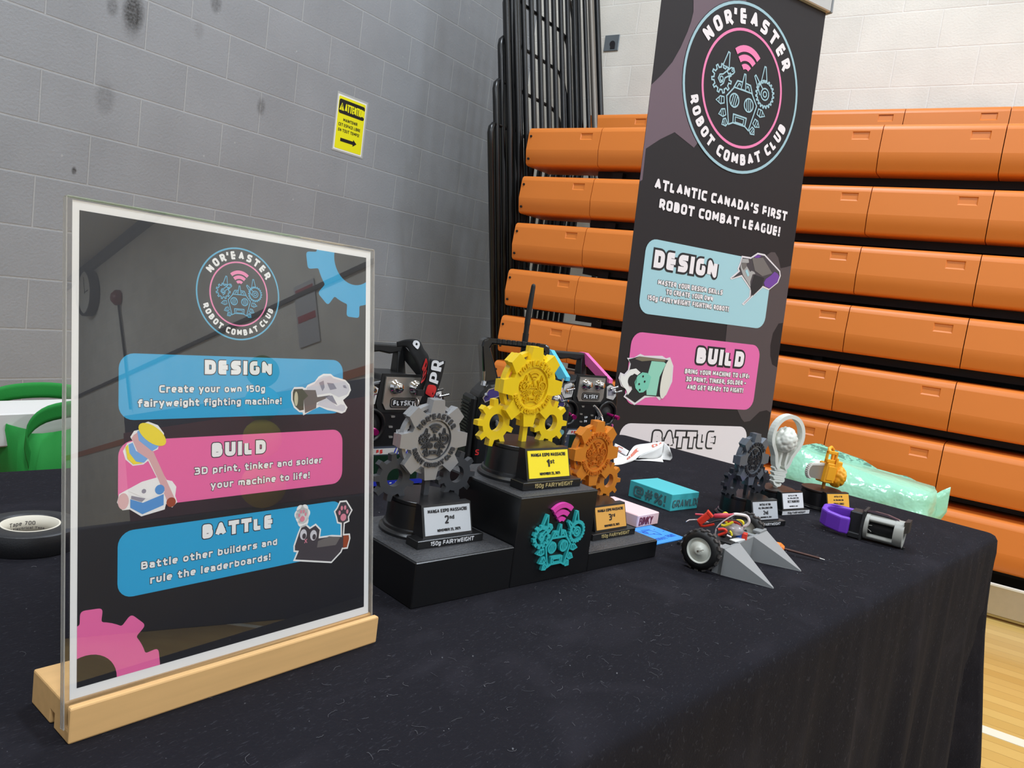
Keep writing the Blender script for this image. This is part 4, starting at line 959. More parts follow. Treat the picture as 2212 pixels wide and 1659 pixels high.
def plain_base(t, w=.0415, plate=WPL, lines=(), ledge=True, rb=.0378):
    b = MB().use(BLK); b.turn([(rb+.003,0),(rb+.003,.0028),(rb+.0012,.0040),(rb+.0010,.0056),(rb,.0064),(rb-.001,.0328),(rb-.002,.0338)],48); b.build('base', t)
    b = MB().use(BROWN); b.turn([(rb-.001,.0338),(rb,.0343),(rb,.0369),(rb-.0006,.0375)],48); b.build('cap', t)
    b = MB().use(BLK); b.box(-w,w,-.0540,-.0340,0,.0082,.0006)
    b.M = Matrix(((0,0,1,0),(1,0,0,0),(0,1,0,0),(0,0,0,1))); b.prism([[(-.0480,.0080),(-.030,.0080),(-.030,.0390),(-.0385,.0390)]],-.031,.031); b.build('plaque_stand', t)
    b = MB(); b.M = Matrix.Translation((0,-.0480,.0080)) @ Matrix.Rotation(PI/2+math.atan2(-.0095,.031),4,'X')
    b.use(plate); b.box(-.0290,.0290,.0020,.0302,.0001,.0010); b.use(K_INK if plate is not OPL else BROWN)
    for txt,x0,x1,y,cp,wt in lines: put_text(b,txt,x0,x1,y,cp,wt,.0011,.0013)
    b.build('nameplate', t)
    if ledge:
        b = MB(); b.M = Matrix.Translation((0,-.0540,0)) @ Matrix.Rotation(PI/2,4,'X'); b.use(plate); b.box(-w+.001,w-.001,.0008,.0076,.0001,.0006); b.use(K_INK); put_text(b,'150g FAIRYWEIGHT',-.025,.027,.0024,.0038,.2,.0007,.0009); b.build('weight_class_lettering', t)
OPL = mat('orange_plate', (244,178,52), .4)
BY = rad(-24)
t = thing('bulb_trophy','white light bulb trophy with a brain inside, between the dark gear and the chainsaw trophies','trophy',(-.2600,-3.0420,TZ),BY); t.scale = (.84,.84,.84)
plain_base(t,.040,WPL,[('BATTLE AT THE',-.013,.012,.0242,.0028,.24),('ALL HALLOWS CON',-.016,.016,.0196,.0028,.24),('BEST ENGINEERED',-.016,.017,.0125,.0048,.2),('NOVEMBER 24, 2024',-.012,.012,.0050,.0024,.24)])
BM = Matrix.Translation((.0,0,.0375)) @ Matrix.Rotation(rad(-14),4,'Z') @ Matrix.Rotation(rad(3),4,'Y') @ Matrix.Rotation(PI/2,4,'X') @ Matrix.Diagonal((1,1.15,1,1))
b = MB(); b.M = BM; b.use(IVW)
top = arc(0,.0870,.0335,-30,210,26)
loop = [(.0085,.0345),(.0125,.038),(.0150,.0440),(.0180,.0540),(.0235,.0630)]+top+[(-.0235,.0630),(-.0180,.0540),(-.0150,.0440),(-.0125,.038),(-.0085,.0345)]
b.stroke(loop,.0066,False,-.0075,.0075); b.build('bulb_outline', t)
b = MB(); b.M = BM; b.use(IVW); b.stroke([(-.0062,.068),(-.0060,.050),(-.0064,.042),(-.0050,.0375)],.0046,False,-.006,.006); b.build('filament_leg', t)
b = MB(); b.M = BM; b.use(IVW); b.stroke([(.0090,.068),(.0072,.052),(.0066,.043),(.0080,.0385)],.0046,False,-.006,.006); b.build('filament_leg', t)
b = MB(); b.M = BM; b.use(IVW); zz = []
for i in range(4):
    y = .0335-.0072*i; hw_ = .0125-.0008*i; zz += [(-hw_,y),(-hw_-.0014,y-.0014),(-hw_,y-.0030),(hw_*.8,y-.0036),(hw_,y-.0040),(hw_*1.05,y-.0058),(hw_*.9,y-.0074)] if i < 3 else [(-hw_*.8,y),(-hw_,y-.002),(-hw_*.7,y-.0055),(0,y-.0085),(hw_*.5,y-.0070),(hw_*.6,y-.0045)]
b.stroke(zz,.0036,False,-.006,.006); b.build('screw_thread', t)
b = MB().use(IVW); b.cyl((0,0,.0370),(0,0,.0450),.0042,n=12); b.build('post', t)
b = MB(); b.M = Matrix.Translation((.003,-.002,.0375+.0930)); b.use(IVW); lumps(b,(0,0,0),.0225,5,.22,64,40,(1,.9,1.05),170,.955); b.build('brain', t)
# chainsaw trophy
ORG = layer_mat('chainsaw_orange_plastic', (250,172,30), .42, 2300, strength=.2); BLADE = mat('silver_blade', (178,172,160), .35, .5); BLADE2 = mat('blade_white_teeth', (226,222,212), .4)
SY = rad(-30)
t = thing('chainsaw_trophy','orange chainsaw trophy at the back edge of the table near the green bundle','trophy',(-.1745,-3.0955,TZ),SY); t.scale = (.84,.84,.84)
plain_base(t,.034,OPL,[('BATTLE AT THE',-.011,.011,.0236,.0032,.26),('ALL HALLOWS CON',-.0135,.0135,.0170,.0034,.26),('JUDGES CHOICE',-.0145,.0145,.0095,.0040,.26)],False)
CM = Matrix.Translation((.004,0,.0375+.0125)) @ Matrix.Rotation(rad(6),4,'Y')
b = MB(); b.M = CM; b.use(ORG)
b.box(-.0145,.0135,-.012,.012,.0,.040,.002); b.box(.012,.0285,-.010,.010,.004,.046,.002); b.box(-.0125,.0115,-.0135,-.0115,.006,.034,.0008); b.box(.004,.010,-.0132,-.0115,.002,.052,.0008)
b.build('motor_body', t)
b = MB(); b.M = CM; b.use(ORG); b.box(-.0205,.0080,-.010,-.004,.0395,.0470,.0012); b.box(-.0205,-.0165,-.010,-.004,.0395,.0640,.0012); b.box(-.0205,.0090,-.010,-.004,.0570,.0640,.0012); b.box(.0040,.0090,-.010,-.004,.0395,.0640,.0012)
b.build('rear_handle', t)
b = MB(); b.M = CM; b.use(ORG); b.tube([(-.010,-.004,.060),(-.007,.002,.067),(.004,.007,.070),(.014,.010,.066),(.0185,.011,.056),(.0190,.010,.040)],.0032,10); b.build('front_handle', t)
b = MB(); b.M = CM @ Matrix.Rotation(PI/2,4,'X'); b.use(BLADE); b.prism([[(-.014,.004)]+arc(-.0400,.0180,.0130,265,120,10)+[(-.014,.034)]],-.003,.003); b.build('saw_bar', t)
b = MB(); b.M = CM @ Matrix.Rotation(PI/2,4,'X'); b.use(BLADE2)
tp = [(-.014,.0345)]+arc(-.0400,.0180,.0145,120,255,10)
b.stroke(tp,.0030,False,-.0038,.0038)
for i in range(1,len(tp)):
    n_ = 3 if i == 1 else 1
    for j in range(n_ if i > 1 else 9):
        s_ = j/(9 if i == 1 else 1); x = tp[i-1][0]+(tp[i][0]-tp[i-1][0])*s_; y = tp[i-1][1]+(tp[i][1]-tp[i-1][1])*s_; d = Vector((x+.034,y-.018)); d.normalize()
        if i == 1: d = Vector((-.1,1))
        b.disc(x+d.x*.0018,y+d.y*.0018,.0012,-.0030,.0030,5)
b.build('saw_chain', t)
b = MB(); b.M = CM; b.use(ORG); lumps(b,(.026,-.004,.016),.0185,9,.20,56,36,(.8,1,1.15),150,.95); b.build('brain', t)
b = MB().use(mat('amber_post',(176,116,24),.4)); b.cyl((.004,0,.0370),(.004,0,.0520),.0034,n=12); b.build('post', t)

# ------------------------------------------------------------------ boxes, card, screw
TQ = mat('turquoise_box_plastic', (74,190,196), .45, bump=.1, bscale=1500); ENG = mat('grey_engraving', (92,128,132), .4, .2)
t = thing('robot_name_box','turquoise box lettered GRAWLIX with symbols on its side','box',(-.4659,-2.9504,TZ),rad(-16.6))
b = MB().use(TQ); b.box(0,.0640,0,.0815,0,.0252,.0006); b.build('box_body', t)
b = MB(); b.M = Matrix.Translation((0,0,0)) @ Matrix.Rotation(PI/2,4,'X'); b.use(ENG); put_text(b,'GRAWLIX',.0035,.0625,.0052,.0115,.17,.0,.0009); b.build('front_lettering', t)
b = MB(); b.M = Matrix.Rotation(-PI/2,4,'Z') @ Matrix.Rotation(PI/2,4,'X'); b.use(ENG); put_text(b,'@#%!',-.072,-.010,.0050,.0150,.15,.0,.0009); b.build('side_lettering', t)
PKB = mat('pale_pink_plastic', (248,208,208), .35, sss=.2); PKS = mat('wine_lettering', (120,46,66), .45)
t = thing('robot_name_box','pale pink box lettered BINKY beside the copper trophy','box',(-.5959,-2.9569,TZ),rad(-12))
b = MB().use(PKB); b.box(0,.0480,0,.0790,0.0005,.0172,.0010); b.build('box_body', t)
b = MB(); b.M = Matrix.Rotation(PI/2,4,'X'); b.use(PKS); put_text(b,'BINKY',.0035,.0330,.0030,.0110,.17,.0,.0006,slant=.12); b.build('front_lettering', t)
BLC = mat('sky_blue_plastic', (62,152,232), .38); BLC2 = mat('deep_blue_engraving', (32,92,190), .4)
t = thing('engraved_card','flat blue plastic card engraved with a robot face beside the low podium step','card',(-.5790,-3.0184,TZ),rad(-12.5))
b = MB().use(BLC); b.box(-.0790,0,0,.0555,.0,.0016,.0003); b.build('card_body', t)
b = MB(); b.use(BLC2)
b.stroke([(-.064,.046),(-.048,.047),(-.042,.040),(-.024,.041),(-.020,.034),(-.022,.022)],.0012,False,.0016,.0018); b.stroke([(-.036,.044),(-.020,.043)],.0016,False,.0016,.0018); b.stroke([(-.040,.030),(-.030,.027),(-.022,.022)],.0012,False,.0016,.0018)
b.stroke(circ(-.038,.036,.003,10),.0026,True,.0016,.0018); b.disc(-.030,.028,.0016,.0016,.0018,8)
put_text(b,'ROBOT',-.052,-.026,.008,.007,.2,.0016,.0018); put_text(b,'FIGHT',-.022,-.005,.010,.008,.2,.0016,.0018); b.stroke([(-.008,.030),(-.004,.031)],.0012,False,.0016,.0018); b.stroke([(-.014,.040),(-.011,.041)],.0012,False,.0016,.0018)
b.build('engraving', t)
t = thing('loose_screw','small black screw lying between the blue card and the robot wheel','screw',(-.609,-3.0207,TZ),rad(20))
b = MB().use(BLKM); b.cyl((-.004,0,.0016),(-.0026,0,.0016),.0022,n=10); b.build('head', t)
b = MB().use(BLKM); b.tube([(-.003,0,.0016),(.006,0,.0011),(.0072,0,.0010)],[.0010,.0010,.0003],8); b.build('shank', t)

# ------------------------------------------------------------------ wheeled robot with grey wedges
GREY = layer_mat('grey_printed_plastic', (142,144,144), .45, 2600, strength=.25); TYRE = mat('black_rubber', (19,19,19), .55); HUB = mat('white_wheel_plastic', (226,228,216), .4); TREAD = mat('worn_rubber_tread', (64,60,58), .6)
RW = (.9972,-.0750)
t = thing('combat_robot','small two-wheeled robot with twin grey wedges and loose coloured wires','robot',(-.6771,-3.0980,TZ),rad(-4.3))
def wedge(x0,x1,tx):
    b = MB().use(GREY); h = .0300
    v = [(x0,0,0),(x1,0,0),(x0,0,h),(x1,0,h),(tx,-.0555,.0),(tx+.0022,-.0555,.0),(tx,-.0550,.0012),(tx+.0022,-.0550,.0012)]
    b.add(v,[(0,4,6,2),(2,6,7,3),(3,7,5,1),(4,5,7,6),(0,1,5,4),(0,2,3,1)],False); b.build('wedge_prong', t)
wedge(0,.0434,.0133); wedge(.0878,.1337,.1079)
b = MB().use(GREY); b.box(.0434,.0878,-.0004,.004,.0005,.0300); b.build('centre_panel', t)
b = MB().use(GREY); cut = arc(.0270,.0225,.0232,250,130,10)
b.M = Matrix(((0,0,1,0),(1,0,0,0),(0,1,0,0),(0,0,0,1)))
for x0 in (0.0003,.1302):
    b.prism([[(0,0),(0,.0300),(.0085,.0300),(.0060,.0265),(.0044,.0225),(.0060,.0130),(.0110,.0060),(.0110,0)]],x0,x0+.0030)
b.M = Matrix.Identity(4); b.box(.0003,.0200,.0,.0082,.0285,.0308,.0004); b.box(.1100,.1330,.0,.0100,.0285,.0325,.0006); b.box(.0003,.1330,.0,.004,.0,.0290)
b.build('wedge_mount', t)
b = MB().use(GREY); b.box(.0935,.1010,.0,.022,.0262,.0296,.0005); b.build('mount_arm', t)
b = MB().use(mat('chassis_dark',(34,32,33),.5)); b.box(.008,.124,.0040,.050,.0050,.0170,.001); b.build('chassis', t)
def wheel(x0, x1, face):
    c = (0,.0240,.0236)
    b = MB(); b.M = Matrix.Translation((x0,c[1],c[2])) @ Matrix.Rotation(PI/2,4,'Y'); L_ = x1-x0
    b.use(TYRE); b.lathe([(.0150,0),(.0172,.0),(.0208,.0014),(.0222,.0040),(.0222,L_-.0040),(.0208,L_-.0014),(.0172,L_),(.0150,L_)],40,cap=False)
    b.use(TREAD)
    for i in range(16):
        a = 2*PI*i/16
        for hs in (0,1):
            a2 = a+hs*PI/16; z0 = .0022 if hs == 0 else L_/2+.0004; z1 = L_/2-.0004 if hs == 0 else L_-.0022
            pts_ = []
            for zz_,da in ((z0,-.10),(z0,.10),(z1,.16),(z1,-.04)):
                aa = a2+da*(1 if hs == 0 else -1); pts_.append((math.cos(aa),math.sin(aa),zz_))
            v = [(p[0]*.0218,p[1]*.0218,p[2]) for p in pts_]+[(p[0]*.0236,p[1]*.0236,p[2]) for p in pts_]
            b.add(v,[(4,5,6,7),(0,1,5,4),(1,2,6,5),(2,3,7,6),(3,0,4,7)],False)
    o = b.build('tyre', t)
    h = MB(); h.M = b.M; h.use(HUB)
    if face < 0: pr_ = [(.0018,L_*.7),(.0152,L_*.7),(.0152,.0016),(.0140,.0004),(.0132,.0018),(.0124,.0030),(.0118,.0022),(.0055,.0014),(.0052,-.0008),(.0030,-.0012),(.0,-.0012)]
    else: pr_ = [(.0,L_+.0004),(.0050,L_+.0004),(.0052,L_-.002),(.0124,L_-.003),(.0140,L_-.0004),(.0152,L_-.0016),(.0152,L_*.3),(.0018,L_*.3)]
    h.lathe(pr_,40,cap=False); h.build('hub', o)
    if face < 0:
        x = MB(); x.M = b.M; x.use(mat('brass_wire',(120,104,84),.4,.6)); x.prism([[(-.0012,-.0006),(.0012,-.0006),(0,.0014)]],-.0022,-.0012); x.tube([(0,0,-.0016),(-.001,-.0030,-.0022),(-.0026,-.0050,-.0018),(-.0034,-.0070,-.0022)],.0003,6); x.build('axle_end', o)
wheel(-.0150,-.0006,-1); wheel(.1225,.1365,1)
# electronics and wires
def wire(name, pts_, r, m_, parent=t):
    P_ = [Vector(p) for p in pts_]; q = []
    for i in range(len(P_)-1):
        p0 = P_[max(0,i-1)]; p1 = P_[i]; p2 = P_[i+1]; p3 = P_[min(len(P_)-1,i+2)]
        for k in range(6):
            s_ = k/6; q.append(tuple(.5*((2*p1)+(p2-p0)*s_+(2*p0-5*p1+4*p2-p3)*s_*s_+(3*p1-p0-3*p2+p3)*s_**3)))
    q.append(tuple(P_[-1])); bb = MB().use(m_); bb.tube(q,r*1.3,8); return bb.build(name, parent)
RED = mat('red_wire',(222,52,30),.4); YEL = mat('yellow_wire',(232,214,36),.4); WHT = mat('white_wire',(232,222,222),.4); BRN = mat('dark_wire',(70,60,58),.45); PKW = mat('pink_heatshrink',(208,66,86),.45); CLR = mat('clear_plastic_bag',(214,204,204),.2,trans=.5); BLU = mat('blue_part',(40,96,190),.4); SLV = mat('silver_metal',(196,194,190),.28,.8)
b = MB().use(CLR); lumps(b,(.058,.014,.0400),.0085,21,.18,24,16,(1.2,1.3,.8)); b.build('receiver_wrap', t)
b = MB().use(SLV); b.box(.026,.048,.012,.020,.0170,.0260,.0006); b.build('motor_can', t)
b = MB().use(BLKM); b.box(.030,.078,.0045,.0200,.0170,.0300,.0005); b.build('battery', t)
b = MB().use(W_PAPER); b.M = Matrix.Translation((.050,.006,.0302)) @ Matrix.Rotation(rad(-8),4,'Z'); b.box(-.010,.012,-.004,.004,.0,.0010); b.build('battery_label', t)
b = MB().use(BLU); b.box(.060,.067,.005,.012,.0290,.0390,.001); b.build('capacitor', t)
b = MB().use(RED); b.at((.062,-.001,.0290),rad(15)); b.box(0,.008,0,.006,0,.0085,.0008); b.build('sticker_block', t)
b = MB().use(TREAD); b.box(.014,.040,.026,.046,.0170,.0300,.002); b.build('gearbox', t)
b = MB().use(BRN); b.box(.090,.116,.022,.044,.0170,.0330,.002); b.build('gearbox', t)
b = MB().use(RED); A_ = Vector((.0255,.0455,.0440)); B_ = Vector((.0300,.0350,.0575)); d0 = (B_-A_); q_ = d0.to_track_quat('X','Z').to_matrix().to_4x4(); b.M = Matrix.Translation(A_) @ q_; L0 = d0.length; b.box(0,L0,-.0045,.0045,-.0036,.0036,.0008); b.box(L0-.0016,L0+.0004,-.0052,.0052,-.0043,.0043); b.build('power_plug', t)
b = MB().use(PKW); b.tube([(.0332,.0546,.0505),(.0372,.0441,.0520),(.0406,.0349,.0528),(.0411,.0337,.0530),(.0460,.0205,.0570),(.0464,.0196,.0574),(.0486,.0136,.0597)],[.0012,.0012,.0012,.0028,.0028,.0018,.0011],10); b.build('heatshrink_sleeve', t)
wire('white_lead',[(.0480,.0145,.0595),(.0560,.0130,.0590),(.0723,.0074,.0559),(.0737,.0035,.0507),(.0731,.0051,.0455),(.0716,.0093,.0427)],.0013,WHT)
wire('antenna_lead',[(.0470,.0122,.0602),(.0441,.0199,.0531),(.0416,.0267,.0446),(.0406,.0292,.0379),(.0406,.0291,.0310)],.0006,WHT)
wire('red_lead',[(.0270,.0455,.0431),(.0314,.0452,.0395),(.0327,.0418,.0396),(.0344,.0374,.0413),(.0368,.0309,.0445)],.0011,RED)
wire('black_lead',[(.0300,.0470,.0430),(.0430,.0456,.0402),(.0455,.0389,.0426),(.0482,.0317,.0469),(.0528,.0195,.0506),(.0556,.0120,.0514),(.0576,.0066,.0488),(.0581,.0054,.0460)],.0008,BRN)
wire('yellow_lead',[(.0441,.0255,.0441),(.0453,.0224,.0439),(.0468,.0185,.0461),(.0487,.0134,.0504)],.0012,YEL)
wire('yellow_lead',[(.0478,.0215,.0486),(.0484,.0199,.0451)],.0011,YEL)
wire('yellow_lead',[(.0600,.0160,.0485),(.0634,.0139,.0497),(.0650,.0097,.0502),(.0658,.0075,.0481),(.0654,.0087,.0461)],.0013,YEL)
wire('yellow_lead',[(.0724,.0356,.0494),(.0731,.0336,.0518),(.0740,.0312,.0504)],.0016,YEL)
wire('yellow_lead',[(.0460,.0148,.0395),(.0467,.0130,.0378),(.0471,.0118,.0346)],.0010,YEL)
wire('red_lead',[(.0340,.0241,.0405),(.0360,.0186,.0422),(.0371,.0157,.0407),(.0366,.0172,.0378),(.0344,.0231,.0338)],.0013,RED)
wire('red_lead',[(.0540,.0260,.0470),(.0572,.0191,.0478),(.0595,.0130,.0484),(.0613,.0082,.0460)],.0013,RED)
wire('dark_lead',[(.0351,.0268,.0404),(.0367,.0225,.0427),(.0386,.0175,.0425),(.0396,.0148,.0397),(.0392,.0158,.0356)],.0008,BRN)
wire('white_lead',[(.0377,.0143,.0359),(.0396,.0091,.0345)],.0009,WHT)
b = MB().use(CLR); b.tube([(.0200,.0588,.0420),(.0240,.0570,.0440),(.0344,.0515,.0445),(.0391,.0389,.0440)],[.0006,.0009,.0009,.0009],6); b.build('antenna_tube', t)
# screwdriver behind it
t = thing('screwdriver','small screwdriver with an orange handle lying behind the grey wedges','screwdriver',(-.5205,-3.1200,TZ),0)
d_ = Vector((-.5096+.5205+.004,-3.1724+3.1200,0)); d_.normalize()
b = MB().use(mat('neon_orange_plastic',(252,128,20),.4)); b.cyl(tuple(d_*-.062+Vector((0,0,.0068))),tuple(d_*.002+Vector((0,0,.0068))),.0064,.0066,10); b.cyl(tuple(d_*.002+Vector((0,0,.0068))),tuple(d_*.007+Vector((0,0,.0066))),.0066,.0034,10); b.build('handle', t)
b = MB().use(mat('bronzed_steel',(96,72,66),.35,.7)); b.cyl(tuple(d_*.006+Vector((0,0,.0066))),tuple(d_*.050+Vector((0,0,.0040))),.0016,.0015,10); b.build('shaft', t)
b = MB().use(SLV); b.cyl(tuple(d_*.050+Vector((0,0,.0040))),tuple(d_*.056+Vector((0,0,.0034))),.0010,.0007,8); b.build('tip', t)

# ------------------------------------------------------------------ purple and grey drum robot lying on its side
PURP = mat('violet_flexible_plastic', (118,58,196), .45); DRG = mat('warm_grey_plastic', (168,168,160), .42); PLUM = mat('smoky_plum_plastic', (92,74,84), .4)
t = thing('drum_robot','purple, black and grey drum robot lying on its side at the far corner','robot',(-.3380,-3.1860,TZ),rad(-91.5)); t.scale = (.94,.94,.94)   # local x runs along the drum, local y away from the camera
def rx_(pts_,x): return [(x,p,z) for p,z in pts_]
cy_,cz_,R_ = .0205,.0208,.0200
def ring_(name,x0,x1,ro,ri,m_,a0=0,a1=360):
    b = MB(); b.use(m_); b.M = Matrix.Translation((x0,cy_,cz_)) @ Matrix(((0,0,1,0),(1,0,0,0),(0,1,0,0),(0,0,0,1)))
    if a1-a0 >= 360: b.prism([circ(0,0,ro,40),circ(0,0,ri,40)[::-1]],0,x1-x0,True)
    else: b.prism([arc(0,0,ro,a0,a1,14)+arc(0,0,ri,a1,a0,14)],0,x1-x0,True)
    return b.build(name, t)
ring_('drum_ring',.003,.0085,R_,.0135,DRG); ring_('drum_ring',.0440,.0570,R_,.0130,DRG)
ring_('drum_bar',.006,.047,R_-.0006,.0140,DRG,62,138); ring_('drum_bar',.006,.050,R_-.0004,.0135,DRG,222,318)
ring_('drum_bar',.006,.047,R_-.0006,.0145,DRG,-30,50)
b = MB().use(BLKM); b.cyl((.004,cy_+.003,cz_),(.050,cy_+.003,cz_),.0100,n=24); b.build('drum_core', t)
for z_,y_ in ((.0245,.0085),(.0185,.0100)):
    b = MB().use(DRG); b.cyl((.0080,y_,z_),(.0135,y_-.001,z_+(.001 if z_ > .02 else -.003)),.0006,n=6); b.build('drum_pin', t)
b = MB().use(BLKM); b.M = Matrix(((0,0,1,0),(1,0,0,0),(0,1,0,0),(0,0,0,1)))
b.prism([[(.0,.0),(.040,.0),(.044,.020),(.040,.046),(.006,.044),(.001,.020)],[(.006,.032),(.012,.040),(.016,.030)]],-.0015,.0022); b.build('end_plate', t)
b = MB().use(BLKM); b.box(-.0200,-.0010,.010,.040,.004,.0400,.002); b.box(-.0180,-.0005,.001,.012,.001,.009,.001); b.build('motor_block', t)
b = MB().use(BLKM); b.prism([[(.0560,.006),(.0620,.016),(.0620,.040),(.0560,.040)]],.0250,.0420); b.build('side_plate', t)
b = MB().use(PLUM); pr_ = [(-.004,.0440),(.012,.0462),(.030,.0455),(.046,.0420),(.0560,.0350)]
v = []; 
for x,z in pr_: v += [(x,.016,z),(x,.040,z-.004),(x,.040,z-.0065),(x,.016,z-.0025)]
f = [(3,2,1,0),(16,17,18,19)]
for i in range(4):
    for k in range(4): f.append((i*4+k,i*4+(k+1)%4,(i+1)*4+(k+1)%4,(i+1)*4+k))
b.add(v,f,False); b.build('top_cover', t)
b = MB().use(PURP); ol = [(-.0170,-.001),(-.030,-.002),(-.0520,.0060),(-.0630,.0150),(-.0640,.0330),(-.0520,.0420),(-.0170,.0420)]
il = [(-.0170,.007),(-.029,.0065),(-.0480,.0130),(-.0550,.0190),(-.0555,.0300),(-.0480,.0345),(-.0170,.0345)]
b.prism([ol+il[::-1]],.0040,.0290); b.v = [(x,y,z+.22*y) for x,y,z in b.v]; o = b.build('bumper_loop', t, bevel=.0025)
for x,y in ((.0005,.001),(.0600,.014)):
    b = MB().use(BLKM); b.cyl((x,y,0),(x,y,.004),.0022,n=10); b.build('foot', t)

# ------------------------------------------------------------------ tape roll
TAPE = mat('black_vinyl_tape', (34,34,36), .42, bump=.3, bscale=700); CORE = mat('cardboard_core', (222,214,196), .7)
t = thing('tape_roll','roll of black electrical tape with a white card core, left of the sign','tape',(-1.1870,-2.6245,TZ))
b = MB().use(TAPE); b.lathe([(.0237,.0),(.0400,.0),(.0405,.0006),(.0405,.0184),(.0400,.0190),(.0237,.0190),(.0237,0)],64,cap=False); b.build('tape', t)
b = MB().use(CORE); b.lathe([(.0238,.0002),(.0238,.0192),(.0222,.0192),(.0222,.0002),(.0238,.0002)],64,cap=False); o = b.build('core', t)
st,w_ = text_strokes('Tape 700',.18); b = MB().use(mat('grey_print',(110,104,100),.6))
tmp = MB(); put_text(tmp,'Tape 700',0,.022,.0,.0038,.18,0); put_text(tmp,'Vinyl Electrical Tape',-.006,.030,-.0038,.0022,.2,0)
b.add([(.02205*math.cos(1.95-(x/.02205)), .02205*math.sin(1.95-(x/.02205)), .0105+y) for x,y,z in [v_ for v_ in tmp.v]], tmp.f, False); b.build('core_printing', o)

# ------------------------------------------------------------------ transmitters
RB = mat('radio_black', (17,17,18), .34, spec=.5); RBM = mat('radio_black_matte', (13,13,13), .55); RSV = mat('radio_silver', (196,190,180), .25, .7); RWH = mat('radio_white_panel', (206,202,198), .4); RPU = mat('radio_purple_print', (66,52,118), .4); LCD = mat('lcd_dark_green', (20,44,30), .2); LFR = mat('lcd_frame', (64,70,84), .3); LBL = mat('lcd_blue', (36,50,168), .35); PST = mat('pink_anodised', (206,32,132), .25, .7); TXW = mat('white_print', (228,228,230), .4); TXR = mat('red_print', (206,44,44), .4)
CRM = mat('chrome', (220,220,220), .12, 1.0)
def front(t, z0=0): b = MB(); b.M = Matrix.Translation((0,0,0)) @ Matrix.Rotation(PI/2,4,'X'); return b   # local x right, y up, z towards the viewer
def toggle(t, x, z, dx, dz, y=-.002, L_=.012):
    b = MB().use(CRM); b.cyl((x,y,z),(x,y-.003,z),.0034,n=12); b.tube([(x,y-.003,z),(x+dx*L_,y-.003-L_*.6,z+dz*L_)],[.0012,.0018],8); b.build('toggle_switch', t)
def flysky(loc, rz, label, blue, pink):
    t = thing('radio_transmitter', label, 'transmitter', loc, rz, 'matching black transmitters with silver badge')
    b = front(t); b.use(RB)
    out_ = [(-.046,.0),(.046,.0),(.052,.006),(.054,.052),(.066,.060),(.073,.075),(.075,.105),(.070,.130),(.056,.142),(.034,.146),(.026,.152),(-.026,.152),(-.034,.146),(-.056,.142),(-.070,.130),(-.075,.105),(-.073,.075),(-.066,.060),(-.054,.052),(-.052,.006)]
    b.prism([out_],-.045,0); b.build('body', t, bevel=.003)
    b = front(t); b.use(RBM); b.prism([[(-.036,.104),(.036,.104),(.041,.116),(.036,.156),(-.036,.156),(-.041,.116)]],0,.0016); b.use(RSV); b.prism([[(-.027,.108),(.027,.108),(.032,.116),(.031,.152),(-.031,.152),(-.032,.116)]],.0012,.0040)
    b.use(RBM); b.prism([rrect(-.0215,.1105,.0215,.1245,.004)],.0036,.0046); b.use(RSV); b.prism([rrect(-.0200,.1118,.0200,.1232,.003)],.0044,.0049); b.use(RBM); b.prism([rrect(-.0192,.1126,.0192,.1224,.003)],.0046,.0051)
    b.use(TXW); put_text(b,'FLYSKY',-.0168,.0168,.1140,.0070,.24,.0053); b.build('badge_plate', t)
    for sx_ in (-.0155,.0155):
        b = MB().use(CRM); b.M = Matrix.Translation((sx_,-.004,.1390)) @ Matrix.Rotation(PI/2,4,'X'); b.lathe([(.0095,0),(.0095,.002),(.0072,.003),(.0070,.010),(.0062,.0115),(0,.0115)],20); b.build('knob', t)
    for sg_ in (-1,1):
        b = front(t); b.use(RWH); b.prism([[(sg_*.043,.115),(sg_*.060,.112),(sg_*.066,.120),(sg_*.062,.136),(sg_*.048,.140),(sg_*.040,.136)]],.0,.0016)
        b.use(RPU if sg_ > 0 else RBM)
        for i in range(4): b.stroke([(sg_*(.046+.004*i),.120),(sg_*(.045+.004*i),.131)],.0012,False,.0020)
        b.build('switch_panel', t)
        toggle(t, sg_*.047, .133, -.5 if sg_ < 0 else .9, .5); toggle(t, sg_*.058, .127, .9, .35)
        b = MB(); b.M = Matrix.Translation((sg_*.048,-.0005,.086)) @ Matrix.Rotation(PI/2,4,'X'); b.use(RB); b.torus(.0215,.0032,36,10,(0,0,.0015)); b.use(RBM); b.lathe([(.0215,.0008),(.016,-.003),(.006,.004),(0,.005)],28,cap=False); b.build('gimbal', t)
        b = MB().use(PST); dx = .004*sg_
        b.cyl((sg_*.048,-.004,.086),(sg_*.048+dx,-.020,.084),.0028,.0030,12); b.cyl((sg_*.048+dx,-.022,.084),(sg_*.048+dx*1.4,-.029,.083),.0036,.0042,10); o = b.build('stick', t)
        b = MB().use(CRM); b.cyl((sg_*.048+dx,-.020,.084),(sg_*.048+dx,-.0225,.084),.0042,n=12); b.build('stick_collar', o)
    for x,z in ((-.012,.098),(-.014,.084),(.013,.082),(-.012,.070),(.015,.099)):
        b = front(t); b.use(RSV); b.prism([rrect(x-.003,z-.0014,x+.003,z+.0014,.001)],0,.0014); b.build('trim_button', t)
    b = front(t); b.use(TXW); put_text(b,'UP',-.004,.003,.076,.004,.24,.0004); put_text(b,'DN',-.004,.003,.069,.004,.24,.0004); b.build('face_print', t)
    b = front(t); b.use(LFR); b.prism([[(-.048,.003),(.048,.003),(.050,.050),(.045,.057),(-.045,.057),(-.050,.050)]],0,.003); b.use(LBL); b.prism([[(-.047,.0035),(.047,.0035),(.047,.010),(-.047,.010)]],.003,.0034); b.prism([[(.012,.046),(.044,.046),(.044,.056),(.012,.056)]],.003,.0034)
